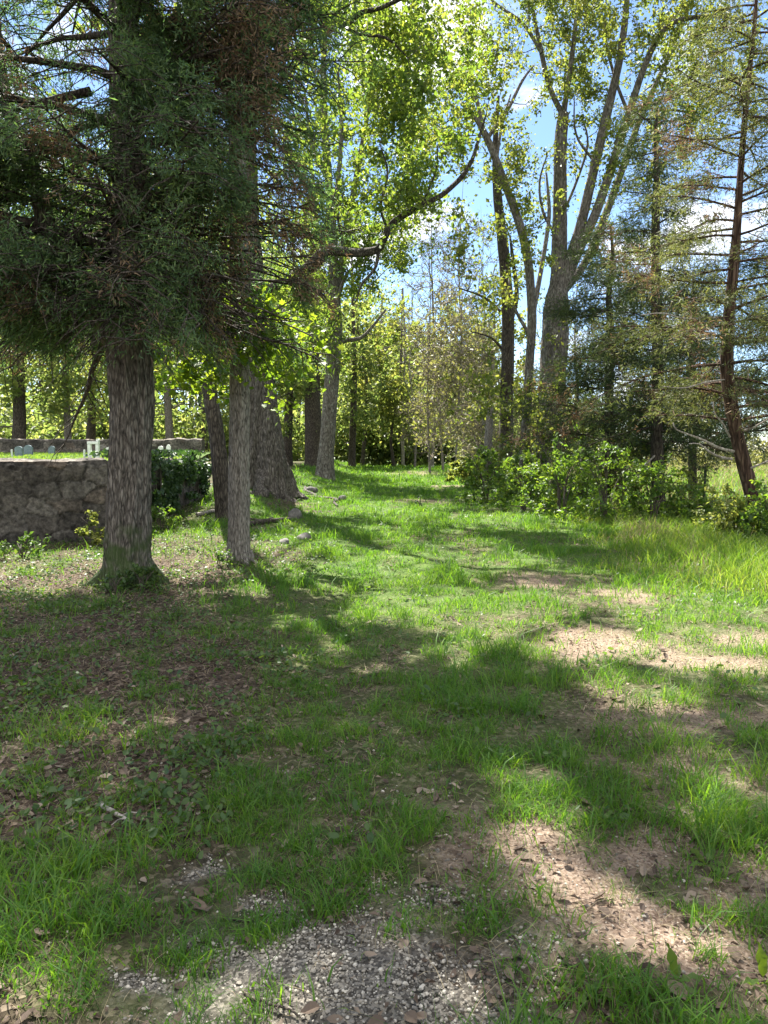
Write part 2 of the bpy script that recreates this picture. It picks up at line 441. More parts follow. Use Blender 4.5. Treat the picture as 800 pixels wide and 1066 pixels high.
M['straw'] = leaf_mat('dry_straw', [(.16, .125, .07), (.27, .22, .13), (.38, .32, .21)], trans=.3, tcol=(1.3, 1.2, 1), rough=.8)
M['weed'] = leaf_mat('weed_leaves', [(.030, .065, .018), (.055, .10, .026), (.10, .14, .04)], trans=.4, tcol=(2.2, 2.2, .8), spec=.4)
M['litter'] = leaf_mat('dead_leaf_litter', [(.028, .019, .014), (.075, .052, .037), (.15, .11, .08), (.34, .275, .21)], trans=.12, tcol=(1.2, 1.0, .8), rough=.75)
M['pebble'] = plain_mat('pebbles', [(.06, .055, .049), (.14, .128, .11), (.21, .19, .16), (.28, .25, .205), (.48, .44, .37)], scale=60, island=True, rough=.7, bump=.2)
M['rock'] = plain_mat('grey_rock', [(.05, .048, .044), (.11, .103, .095), (.19, .175, .16)], scale=9, bump=.6)
M['marble'] = plain_mat('white_marble', [(.62, .62, .60), (.80, .80, .78)], scale=14, bump=.1, rough=.6)
M['slate'] = plain_mat('blue_grey_slate', [(.10, .14, .16), (.20, .25, .27)], scale=14, bump=.15, rough=.6)
M['post'] = plain_mat('painted_post', [(.018, .022, .02), (.045, .05, .045)], scale=30, bump=.2, rough=.6)

# ------------------------------------------------------------------ world, sun, camera
w = bpy.data.worlds.new('World'); SC.world = w; w.use_nodes = True
nt = w.node_tree; nt.nodes.clear(); L = nt.links.new
out = N(nt, 'ShaderNodeOutputWorld'); bg = N(nt, 'ShaderNodeBackground')
sky = N(nt, 'ShaderNodeTexSky', sky_type='NISHITA'); sky.sun_disc = False
sky.sun_elevation = SUN_EL; sky.sun_rotation = SUN_AZ; sky.air_density = .85; sky.dust_density = .15; sky.ozone_density = 3.5
bg.inputs[1].default_value = .06
tcw = N(nt, 'ShaderNodeTexCoord')
mpw = N(nt, 'ShaderNodeMapping'); L(tcw.outputs['Generated'], mpw.inputs[0]); mpw.inputs['Scale'].default_value = (1, 1, 1.7); mpw.inputs['Location'].default_value = (.35, .2, .15)
cn = N(nt, 'ShaderNodeTexNoise', i_Scale=5.0, i_Detail=9.0, i_Roughness=.58, i_Distortion=.25); L(mpw.outputs[0], cn.inputs['Vector'])
def bias(px, py, lo, hi, amp):
    d = unit(ray(px, py))
    dt = N(nt, 'ShaderNodeVectorMath', operation='DOT_PRODUCT'); L(tcw.outputs['Generated'], dt.inputs[0]); dt.inputs[1].default_value = tuple(d)
    mr = N(nt, 'ShaderNodeMapRange', interpolation_type='SMOOTHSTEP'); mr.inputs[1].default_value = lo; mr.inputs[2].default_value = hi; mr.inputs[4].default_value = amp
    L(dt.outputs['Value'], mr.inputs[0]); return mr.outputs[0]
acc = cn.outputs['Fac']
for dv, lo, hi, amp in (((0, -.75, .66), .15, .8, .25), ((0, -.1, 1), .72, .95, .20)):      # unseen cloud added overhead and behind the camera to brighten the shade
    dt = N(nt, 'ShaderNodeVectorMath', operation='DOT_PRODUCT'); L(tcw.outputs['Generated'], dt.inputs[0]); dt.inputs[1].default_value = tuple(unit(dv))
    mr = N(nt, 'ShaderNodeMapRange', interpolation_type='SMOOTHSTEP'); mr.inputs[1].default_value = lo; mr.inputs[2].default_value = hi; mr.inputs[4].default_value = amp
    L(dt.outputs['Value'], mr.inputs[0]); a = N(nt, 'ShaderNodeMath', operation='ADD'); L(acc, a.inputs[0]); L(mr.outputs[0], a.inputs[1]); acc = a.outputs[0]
for args in ((430, 170, .93, .995, .085), (660, -20, .975, .998, .16), (760, 430, .94, .99, .06), (560, 130, .985, .999, -.14), (745, 60, .985, .999, -.10), (20, 290, .95, .99, .12)):
    a = N(nt, 'ShaderNodeMath', operation='ADD'); L(acc, a.inputs[0]); L(bias(*args), a.inputs[1]); acc = a.outputs[0]
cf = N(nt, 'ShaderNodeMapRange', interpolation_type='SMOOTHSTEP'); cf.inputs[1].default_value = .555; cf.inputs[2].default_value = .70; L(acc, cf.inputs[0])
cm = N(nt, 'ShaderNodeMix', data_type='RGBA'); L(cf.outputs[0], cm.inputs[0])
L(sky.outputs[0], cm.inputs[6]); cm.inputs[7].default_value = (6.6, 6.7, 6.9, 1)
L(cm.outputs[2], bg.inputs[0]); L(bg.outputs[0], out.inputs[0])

sl = bpy.data.lights.new('sun', 'SUN'); sl.energy = 5.0; sl.angle = radians(.55); sl.color = (1, .955, .87)
so = bpy.data.objects.new('sun', sl); COL.objects.link(so)
from mathutils import Vector
so.rotation_euler = Vector(tuple(-SUN)).to_track_quat('-Z', 'Y').to_euler()
so.location = (-20, 30, 40)

cd = bpy.data.cameras.new('camera'); cam = bpy.data.objects.new('camera', cd); COL.objects.link(cam)
cam.location = tuple(CAM); cam.rotation_euler = (pi / 2 - PITCH, 0, 0)
cd.sensor_fit = 'VERTICAL'; cd.sensor_height = 24; cd.lens = 24 * F / 1066
cd.clip_start = .05; cd.clip_end = 2000
SC.camera = cam
SC.view_settings.view_transform = 'Standard'; SC.view_settings.look = 'None'
SC.view_settings.gamma = 1; SC.view_settings.use_curve_mapping = False
SC.view_settings.exposure = 2.25
cy = SC.cycles
cy.max_bounces = 7; cy.diffuse_bounces = 4; cy.glossy_bounces = 2; cy.transmission_bounces = 4; cy.transparent_max_bounces = 4
cy.use_denoising = True
cy.sample_clamp_indirect = 6

# ------------------------------------------------------------------ ground cover masks (world space)
def ell(px, py, rx, ry, rot=0.0):
    c = gnd(px, py); return (c[0], c[1], rx, ry, rot)

def blob(x, y, e, soft=.5, j=.35, sc=1.4, seed=40):
    cx, cy_, rx, ry, rot = e
    dx = x - cx + (fbm(x * sc, y * sc, seed) - .5) * j * 2; dy = y - cy_ + (fbm(x * sc, y * sc, seed + 9) - .5) * j * 2
    u = (dx * cos(rot) + dy * sin(rot)) / rx; v = (-dx * sin(rot) + dy * cos(rot)) / ry
    return 1 - sst(1 - soft, 1 + soft, np.sqrt(u * u + v * v))

DIRT = [ell(600, 920, .66, .20, -.85), ell(520, 885, .22, .16, -.4), ell(690, 985, .28, .14, -.5), ell(645, 672, .72, .34, -.25), ell(740, 690, .62, .28, -.3), ell(425, 492, 2.0, 2.6, 0), ell(445, 521, 1.1, .7, 0), ell(470, 506, 1.2, .8, 0), ell(700, 750, .5, .24, -.2), ell(655, 620, .5, .55, -.7),
        ell(735, 800, .42, .22, 0), ell(560, 605, .6, .5, -.5), ell(700, 895, .26, .12, -.4), ell(785, 920, .2, .16, 0), ell(780, 665, .6, .3, 0)]
GRAVEL = [ell(380, 1062, .42, .36, 0), ell(300, 1010, .26, .18, .2), ell(218, 920, .07, .10, .5), ell(440, 1040, .24, .16, -.3), ell(180, 1050, .16, .10, 0)]
RUT = [ell(365, 860, .16, .8, .03), ell(330, 920, .12, .25, 0), ell(395, 700, .22, .8, 0), ell(450, 560, .5, .5, 0), ell(435, 521, 1.1, .9, 0), ell(430, 493, 1.8, 2.2, 0), ell(460, 915, .22, .25, 0),
       ell(500, 1010, .3, .16, 0), ell(560, 1040, .35, .14, 0)]
LEFTBARE = [ell(110, 700, 1.3, 1.5, 0), ell(60, 800, .7, .5, 0), ell(130, 860, .4, .35, 0), ell(70, 850, .35, .25, 0), ell(230, 720, .45, .7, 0), ell(200, 595, 1.1, 1.3, 0), ell(60, 600, 1.4, 1.0, 0), ell(60, 1030, .3, .14, 0),
            ell(300, 580, .6, 1.2, -.2), ell(330, 530, 1.0, 1.6, .5), ell(180, 800, .3, .3, 0)]

def many(x, y, lst, **k):
    r = np.zeros(np.shape(x))
    for i, e in enumerate(lst): r = np.maximum(r, blob(x, y, e, seed=40 + i, **k))
    return r

def in_yard(x, y):          # raised graveyard behind the stone wall
    return (x < -4.6) & (y > 12.6) & (x < -4.9 + (y - 12.6) * .16)

def masks(x, y):
    dirt = many(x, y, DIRT, j=.34, sc=2.6, soft=.65)
    dirt = dirt * (.72 + .28 * sst(.36, .56, fbm(x * 5, y * 5, 7)))
    grav = many(x, y, GRAVEL, j=.3, sc=4.0, soft=.8)
    rut = many(x, y, RUT, j=.25, sc=2.0)
    wob = .10 * np.sin(y * .7) + .25 * (fbm(y * .8, x * .3, 19) - .5)
    rut = np.maximum(rut, .85 * np.exp(-((x - (.2 + .022 * y) + .28 + wob) / .15) ** 2) * sst(.36, .56, fbm(x * 1.3, y * .7, 18)))
    rut = np.maximum(rut, .8 * np.exp(-((x - (.2 + .022 * y) - 1.05 + wob) / .2) ** 2) * sst(.36, .56, fbm(x * 1.3, y * .7, 28)))
    left = many(x, y, LEFTBARE, j=.5, sc=1.1)
    tc = .2 + .022 * y
    wood_l = sst(1.2, 2.6, tc - x) * (1 - sst(11, 17, y)) + sst(3.6, 6, tc - x) * sst(11, 17, y)
    wood_r = sst(5.0, 7.5, x - tc) * sst(9, 14, y) * (1 - sst(10, 13, x - tc * 1.5))
    n = fbm(x * .9, y * .9, 5); n2 = fbm(x * 3.2, y * 3.2, 6)
    g = 1.0 - .42 * sst(.52, .68, n) - .3 * sst(.52, .7, n2)
    g = g * (1 - .97 * many(x, y, DIRT[:2], j=.2, sc=3.0))
    g = g * (1 - .86 * dirt) * (1 - .97 * grav) * (1 - .8 * rut) * (1 - .9 * left * sst(.35, .6, n2 + .1))
    g = g * (1 - .82 * np.clip(wood_l, 0, 1) * sst(.30, .52, fbm(x * 1.6, y * 1.6, 12))) * (1 - .5 * wood_r)
    strip = np.exp(-((x - (.012 * y - .25 + .06 * np.sin(y))) / (.34 + .05 * y)) ** 2) * (1 - np.clip(grav + .6 * rut, 0, 1)); g = np.clip(g + .8 * strip, 0, 1) * 1.0
    # patchy left foreground with separate tufts
    g = g * mix(1, sst(.42, .62, fbm(x * 1.9 + 4, y * 1.9, 8)), .75 * sst(.25, 1.1, tc - x - .15) * (1 - sst(6, 10, y)))
    return dict(dirt=np.clip(dirt, 0, 1), grav=grav, rut=rut, left=np.clip(np.maximum(left, .8 * np.clip(wood_l, 0, 1)), 0, 1), g=np.clip(g, 0, 1), wr=wood_r)

# ------------------------------------------------------------------ the ground sheet
def axis(parts):
    a = [np.linspace(s, e, n, endpoint=False) for s, e, n in parts]
    return np.concatenate(a + [[parts[-1][1]]])

gx = axis([(-600, -60, 14), (-60, -14, 46), (-14, -5, 72), (-5, 5, 300), (5, 14, 72), (14, 60, 46), (60, 600, 14)])
gy = axis([(-60, 0, 20), (0, 1.4, 10), (1.4, 6, 220), (6, 12, 140), (12, 30, 150), (30, 62, 80), (62, 160, 30), (160, 1200, 20)])
GX, GY = np.meshgrid(gx, gy)
GZ = height(GX, GY)
mk = masks(GX, GY)
near = 1 - sst(9, 16, np.hypot(GX, GY))
GZ = GZ + near * ((fbm(GX * 9, GY * 9, 21) - .5) * .030 + (fbm(GX * 30, GY * 30, 22) - .5) * .012) + mk['g'] * .006 * near
g = Geo()
nx, ny = len(gx), len(gy)
ii = (np.arange(ny - 1)[:, None] * nx + np.arange(nx - 1)[None]).ravel()
field = sst(7, 10, GX - .02 * GY) * sst(16, 22, GY)
gg = np.clip(np.maximum(mk['g'] * (.45 + .55 * sst(4.5, 10, GY)), field), 0, 1)
g.add(np.stack([GX, GY, GZ], -1).reshape(-1, 3), quads=np.stack([ii, ii + 1, ii + nx + 1, ii + nx], -1),
      val=np.stack([gg, mk['dirt'], mk['grav'], np.clip(mk['left'], 0, 1)], -1).reshape(-1, 4))

m, nt, out = new_mat('woodland_ground'); L = nt.links.new
at_ = N(nt, 'ShaderNodeAttribute', attribute_name='cover'); sp = N(nt, 'ShaderNodeSeparateColor'); L(at_.outputs['Color'], sp.inputs[0])
tc = N(nt, 'ShaderNodeTexCoord')
n1 = N(nt, 'ShaderNodeTexNoise', i_Scale=2.2, i_Detail=8.0, i_Roughness=.62); L(tc.outputs['Object'], n1.inputs['Vector'])
n2 = N(nt, 'ShaderNodeTexNoise', i_Scale=38.0, i_Detail=6.0, i_Roughness=.7); L(tc.outputs['Object'], n2.inputs['Vector'])
v1 = N(nt, 'ShaderNodeTexVoronoi', i_Scale=42.0); L(tc.outputs['Object'], v1.inputs['Vector'])
v2 = N(nt, 'ShaderNodeTexVoronoi', i_Scale=110.0); L(tc.outputs['Object'], v2.inputs['Vector'])
soil = ramp(nt, [(.3, (.030, .021, .016)), (.5, (.062, .044, .033)), (.72, (.115, .085, .063))], n1.outputs['Fac'])
flk = N(nt, 'ShaderNodeSeparateColor'); L(v1.outputs['Color'], flk.inputs[0])
flake = ramp(nt, [(.0, (.018, .012, .009)), (.45, (.05, .035, .026)), (.75, (.10, .075, .056)), (1, (.26, .205, .155))], flk.outputs[0])
fm = N(nt, 'ShaderNodeMix', data_type='RGBA'); fm.inputs[0].default_value = .55; L(soil, fm.inputs[6]); L(flake, fm.inputs[7])
pal = N(nt, 'ShaderNodeSeparateColor'); L(v2.outputs['Color'], pal.inputs[0])
pale = ramp(nt, [(0, (.13, .09, .068)), (.5, (.215, .16, .122)), (1, (.31, .245, .195))], pal.outputs[0])
pn = N(nt, 'ShaderNodeMix', data_type='RGBA', blend_type='MULTIPLY'); pn.inputs[0].default_value = .7; L(pale, pn.inputs[6])
L(ramp(nt, [(.3, (.55, .52, .5)), (.65, (1.1, 1.08, 1.05))], n2.outputs['Fac']), pn.inputs[7])
dm = N(nt, 'ShaderNodeMix', data_type='RGBA'); L(sp.outputs[1], dm.inputs[0]); L(fm.outputs[2], dm.inputs[6]); L(pn.outputs[2], dm.inputs[7])
grc = ramp(nt, [(0, (.045, .04, .034)), (.5, (.10, .09, .078)), (1, (.26, .235, .195))], pal.outputs[1])
gm = N(nt, 'ShaderNodeMix', data_type='RGBA'); L(sp.outputs[2], gm.inputs[0]); L(dm.outputs[2], gm.inputs[6]); L(grc, gm.inputs[7])
turf = ramp(nt, [(.3, (.032, .062, .014)), (.55, (.062, .118, .020)), (.75, (.105, .160, .030))], n1.outputs['Fac'])
tm_ = N(nt, 'ShaderNodeMath', operation='MULTIPLY'); L(sp.outputs[0], tm_.inputs[0]); tm_.inputs[1].default_value = .8
ts = N(nt, 'ShaderNodeMix', data_type='RGBA'); L(tm_.outputs[0], ts.inputs[0]); L(gm.outputs[2], ts.inputs[6]); L(turf, ts.inputs[7])
hb = N(nt, 'ShaderNodeMath', operation='ADD'); L(n2.outputs['Fac'], hb.inputs[0]); L(v1.outputs['Distance'], hb.inputs[1])
bp = N(nt, 'ShaderNodeBump', i_Strength=.7, i_Distance=.02); L(hb.outputs[0], bp.inputs['Height'])
pb = N(nt, 'ShaderNodeBsdfPrincipled', i_Roughness=.95); pb.inputs['Specular IOR Level'].default_value = .1
L(ts.outputs[2], pb.inputs['Base Color']); L(bp.outputs[0], pb.inputs['Normal']); L(pb.outputs[0], out.inputs[0])
M['ground'] = m
ground = g.build('ground', m, attr='cover')
tag(ground, kind='structure')

# ------------------------------------------------------------------ grass, weeds, litter, gravel (uncountable)
def scatter(n, y0, y1, p):
    """points over the view wedge and a margin, thinning out with distance ~ y^-p per square metre"""
    u = RNG.random(n); e = 2 - p
    y = (y0 ** e + u * (y1 ** e - y0 ** e)) ** (1 / e)
    x = (RNG.random(n) * 2 - 1) * (y * .60 + .5)
    return x, y

def blades(g, x, y, h, wid, lean):
    n = len(x)
    z = height(x, y)
    a = RNG.random(n) * 2 * pi
    wd = np.stack([np.cos(a), np.sin(a), 0 * a], -1) * wid[:, None] * .5
    b = RNG.random(n) * 2 * pi
    ld = np.stack([np.cos(b), np.sin(b), 0 * b], -1)
    P = np.stack([x, y, z - .004], -1); upv = np.array([0, 0, 1.0])
    H = h[:, None]; Ln = (lean * h)[:, None]
    m1 = P + upv * H * .5 + ld * Ln * .28
    tp = P + upv * H * (1 - .25 * np.clip(lean, 0, 1.5)[:, None]) + ld * Ln
    v = np.stack([P - wd, P + wd, m1 - wd * .75, m1 + wd * .75, tp], 1)
    k = np.arange(n)[:, None] * 5
    t = np.concatenate([k + np.array([0, 1, 3]), k + np.array([0, 3, 2]), k + np.array([2, 3, 4])])
    g.add(v.reshape(-1, 3), t)

g = Geo()
x, y = scatter(860000, 1.5, 60, 1.42)
k = masks(x, y)
tuft = fbm(x * 5.5, y * 5.5, 31, 2); big = fbm(x * 1.3, y * 1.3, 33, 2)
pr = k['g'] * (.25 + 1.1 * sst(.35, .62, tuft))
ok = (RNG.random(len(x)) < pr) & ~in_yard(x, y)
x, y, tuft, big = x[ok], y[ok], tuft[ok], big[ok]
h = (.028 + .05 * RNG.random(len(x))) * (.6 + 1.5 * sst(.42, .72, tuft)) * (.8 + .7 * sst(.45, .7, big))
far = np.clip(y / 5, 1, 9)
wide = 1 + 1.1 * (RNG.random(len(x)) < .16)
blades(g, x, y, h * far ** .18 * (.8 + .4 * (wide > 1)), wide * (.0026 + .002 * RNG.random(len(x))) * far ** .75, .3 + .9 * RNG.random(len(x)))
print('lawn blades', len(x))
# taller separate tufts in the left foreground and by the dirt
def tufts(g, lst):
    for px, py, rad, n, hh, wd in lst:
        c = gnd(px, py)
        r = rad * np.sqrt(RNG.random(n)); a = RNG.random(n) * 2 * pi
        blades(g, c[0] + r * np.cos(a), c[1] + r * np.sin(a) * .8, hh * (.45 + .6 * RNG.random(n)), wd * (.7 + .6 * RNG.random(n)), .35 + .95 * RNG.random(n))
tf = [(40, 930, .18, 190, .17, .006), (110, 960, .16, 150, .16, .006), (15, 970, .16, 150, .18, .006), (75, 905, .12, 90, .14, .005), (170, 1000, .12, 120, .10, .004), (225, 975, .07, 90, .10, .003),
      (30, 760, .25, 130, .16, .006), (90, 750, .22, 130, .17, .006), (60, 720, .2, 80, .14, .006), (140, 905, .09, 60, .12, .006), (160, 880, .08, 50, .12, .006), (120, 890, .07, 40, .10, .005),
      (45, 830, .07, 60, .13, .005), (150, 830, .14, 90, .11, .005), (290, 850, .2, 260, .10, .004), (250, 870, .14, 160, .09, .004), (300, 900, .16, 200, .09, .004), (265, 920, .12, 160, .08, .003),
      (360, 915, .07, 70, .10, .004), (400, 905, .10, 100, .08, .004), (560, 835, .14, 260, .12, .004), (530, 850, .1, 120, .10, .004), (585, 860, .08, 110, .12, .004), (735, 1000, .05, 80, .10, .004),
      (640, 940, .06, 45, .07, .002), (690, 945, .06, 40, .06, .002), (770, 960, .08, 80, .10, .004), (430, 800, .2, 160, .10, .004), (490, 790, .2, 160, .09, .004), (620, 800, .3, 240, .09, .004),
      (330, 770, .2, 200, .09, .004), (310, 720, .25, 220, .10, .004), (230, 660, .3, 180, .12, .006), (190, 730, .2, 90, .10, .005), (20, 890, .1, 60, .12, .006), (200, 1050, .06, 70, .09, .003),
      (480, 950, .16, 130, .07, .003), (510, 920, .1, 80, .07, .003), (575, 930, .05, 30, .05, .002), (760, 870, .15, 100, .08, .004), (660, 830, .2, 110, .09, .004)]
tufts(g, tf)
for i in range(150):
    px = RNG.uniform(-40, 420) if i % 3 else RNG.uniform(420, 820); py = RNG.uniform(640, 1050)
    c = gnd(px, py); kk = masks(np.array([c[0]]), np.array([c[1]]))
    if kk['grav'][0] > .3 or kk['dirt'][0] > .5: continue
    tufts(g, [(px, py, RNG.uniform(.04, .13), int(RNG.uniform(20, 70)), RNG.uniform(.07, .15), .0045)])
tag(g.build('grass', M['grass']), 'green grass growing in patches along the woodland track', 'grass', kind='stuff')

# tall yellow-green grass on the sunny right bank and out in the field
g = Geo(); gs = Geo()
n = 150000
y = 5.2 + 13 * RNG.random(n) ** 1.2; x = RNG.uniform(.8, 12, n)
edge = 1.75 + .10 * y + (fbm(x * .8, y * .8, 51) - .5) * 1.3 + 1.3 * (1 - sst(6, 9.5, y))
ok = (x > edge) & (x < .6 * y + 1.2) & (RNG.random(n) < sst(0, 1.0, x - edge) * (.30 + .7 * fbm(x * 1.5, y * 1.5, 52)))
x, y, edge = x[ok], y[ok], edge[ok]
kk = masks(x, y); ok = RNG.random(len(x)) > kk['dirt'] * .93
x, y, edge = x[ok], y[ok], edge[ok]
dry = (fbm(x * 1.1, y * 1.1, 57) > .62) & (RNG.random(len(x)) < .5) | (RNG.random(len(x)) < .07)
h = (.13 + .24 * RNG.random(len(x))) * (.45 + .75 * sst(0, 1.8, x - edge))
wd = (.0055 + .004 * RNG.random(len(x))) * np.clip(y / 7, 1, 3); ln = .2 + .7 * RNG.random(len(x))
blades(g, x[~dry], y[~dry], h[~dry], wd[~dry], ln[~dry]); blades(gs, x[dry], y[dry], h[dry] * 1.05, wd[dry] * .7, ln[dry])
n = 60000
y = 17 + 60 * RNG.random(n) ** 1.6; x = RNG.uniform(6, 60, n); ok = (x > 5.5 + .12 * y) & (x < y * .62 + 2); x, y = x[ok], y[ok]
fd = RNG.random(len(x)) < .5
blades(gs, x[fd], y[fd], .2 + .3 * RNG.random(fd.sum()), .014 * np.clip(y[fd] / 18, 1, 4), .3 + .5 * RNG.random(fd.sum())); x, y = x[~fd], y[~fd]
blades(g, x, y, .15 + .25 * RNG.random(len(x)), .016 * np.clip(y / 18, 1, 4), .3 + .5 * RNG.random(len(x)))
tag(g.build('tall_grass', M['grass_tall']), 'tall yellow green grass on the sunny bank and the field beyond', 'tall grass', kind='stuff')
x, y = scatter(48000, 1.5, 14, 1.2); k = masks(x, y)
ok = RNG.random(len(x)) < (.35 * k['rut'] + .3 * k['dirt'] + .34 * k['left'] + .16) * (1 - k['grav'] * .5); x, y = x[ok], y[ok]
blades(gs, x, y, .02 + .05 * RNG.random(len(x)), .0022 * np.clip(y / 3, 1, 4), 1.2 + 2.5 * RNG.random(len(x)))
tag(gs.build('straw', M['straw']), 'dry straw coloured grass stems among the green', 'dry grass', kind='stuff')

# low broad-leaved weeds in the shade on the left and sprinkled in the lawn
g = Geo()
x, y = scatter(12000, 1.6, 17, 1.1); k = masks(x, y)
pr = k['left'] * (.25 + .9 * sst(.45, .62, fbm(x * 1.2, y * 1.2, 61))) + .03 + .22 * sst(.56, .66, fbm(x * 1.7, y * 1.7, 62))
pr = pr * (1 - k['dirt']) * (1 - k['grav'])
ok = (RNG.random(len(x)) < pr) & ~in_yard(x, y) & (y > 2.7); x, y = x[ok], y[ok]
m_ = 9
hh = .03 + .09 * RNG.random(len(x)); rr = .03 + .06 * RNG.random(len(x))
X = np.repeat(x, m_) + RNG.normal(size=len(x) * m_) * np.repeat(rr, m_); Y_ = np.repeat(y, m_) + RNG.normal(size=len(x) * m_) * np.repeat(rr, m_)
Z = height(X, Y_) + np.repeat(hh, m_) * (.25 + .8 * RNG.random(len(X)))
ovate(g, np.stack([X, Y_, Z], -1), .030, up=1.1, aspect=.6, curl=.3)
tag(g.build('ground_cover', M['weed']), 'low broad leaved weeds covering the shaded ground', 'ground cover', kind='stuff')

# dead leaves and chips
g = Geo()
x, y = scatter(130000, 1.5, 20, 1.25); k = masks(x, y)
pr = .10 + .62 * k['left'] + .25 * k['dirt'] + .35 * k['rut'] + .4 * k['wr']
pr = pr * (1 - .75 * k['grav'])
ok = (RNG.random(len(x)) < pr) & ~in_yard(x, y); x, y = x[ok], y[ok]
P = np.stack([x, y, height(x, y) + .006 + .014 * RNG.random(len(x))], -1)
small = RNG.random(len(x)) < np.where(k['dirt'][ok] > .4, .95, .82)
leaves(g, P[small], .019, up=2.0, aspect=.42, fold=.4, var=.55)
ovate(g, P[~small], .040, up=1.8, aspect=.55, curl=.6, var=.4)
tag(g.build('leaf_litter', M['litter'], smooth=False), 'brown dead leaves and chips lying on the soil', 'leaf litter', kind='stuff')

# gravel
ph = (1 + 5 ** .5) / 2
ICO = unit(np.array([(-1, ph, 0), (1, ph, 0), (-1, -ph, 0), (1, -ph, 0), (0, -1, ph), (0, 1, ph), (0, -1, -ph), (0, 1, -ph), (ph, 0, -1), (ph, 0, 1), (-ph, 0, -1), (-ph, 0, 1)]))
ICOF = np.array([(0, 11, 5), (0, 5, 1), (0, 1, 7), (0, 7, 10), (0, 10, 11), (1, 5, 9), (5, 11, 4), (11, 10, 2), (10, 7, 6), (7, 1, 8), (3, 9, 4), (3, 4, 2), (3, 2, 6), (3, 6, 8), (3, 8, 9), (4, 9, 5), (2, 4, 11), (6, 2, 10), (8, 6, 7), (9, 8, 1)])
n = 120000
x = RNG.uniform(-1.4, 1.4, n); y = RNG.uniform(1.5, 4.2, n); k = masks(x, y)
pr = k['grav'] * (.25 + .6 * sst(.4, .6, fbm(x * 4, y * 4, 66))) + .05 * k['dirt'] + .03 * k['rut'] + .012 * (x < .4)
ok = RNG.random(n) < pr; x, y = x[ok], y[ok]
n = len(x); sz = .0024 + .0052 * RNG.random(n) ** 2.6
sc = sz[:, None, None] * (.55 + .8 * RNG.random((n, 1, 3))) * np.array([1, 1, .7])
V = ICO[None] * sc * (1 + .25 * (RNG.random((n, 12, 1)) - .5))
a = RNG.random(n) * 2 * pi; ca, sa = np.cos(a)[:, None], np.sin(a)[:, None]
VX = V[..., 0] * ca - V[..., 1] * sa; VY = V[..., 0] * sa + V[..., 1] * ca
V = np.stack([VX + x[:, None], VY + y[:, None], V[..., 2] + (height(x, y) + sz * .1 + .006 * RNG.random(n))[:, None]], -1)
g = Geo(); g.add(V.reshape(-1, 3), (np.arange(n)[:, None, None] * 12 + ICOF[None]).reshape(-1, 3))
tag(g.build('gravel', M['pebble'], smooth=False), 'grey and white gravel at the start of the track', 'gravel', kind='stuff')
print('pebbles', n)

# ------------------------------------------------------------------ tree growing
def sample_vol(vols):
    """vols: (px, py, Y, rx_px, ry_px, depth_m, count) ellipsoids placed in the world"""
    out = []
    for px, py, Y, rx, ry, dz, n in vols:
        c = at(px, py, Y); s = Y / F
        d = rand_dirs(n) * (RNG.random((n, 1)) ** .42)
        out.append(c + d * np.array([rx * s, dz, ry * s]))
    return np.concatenate(out) if out else np.zeros((0, 3))

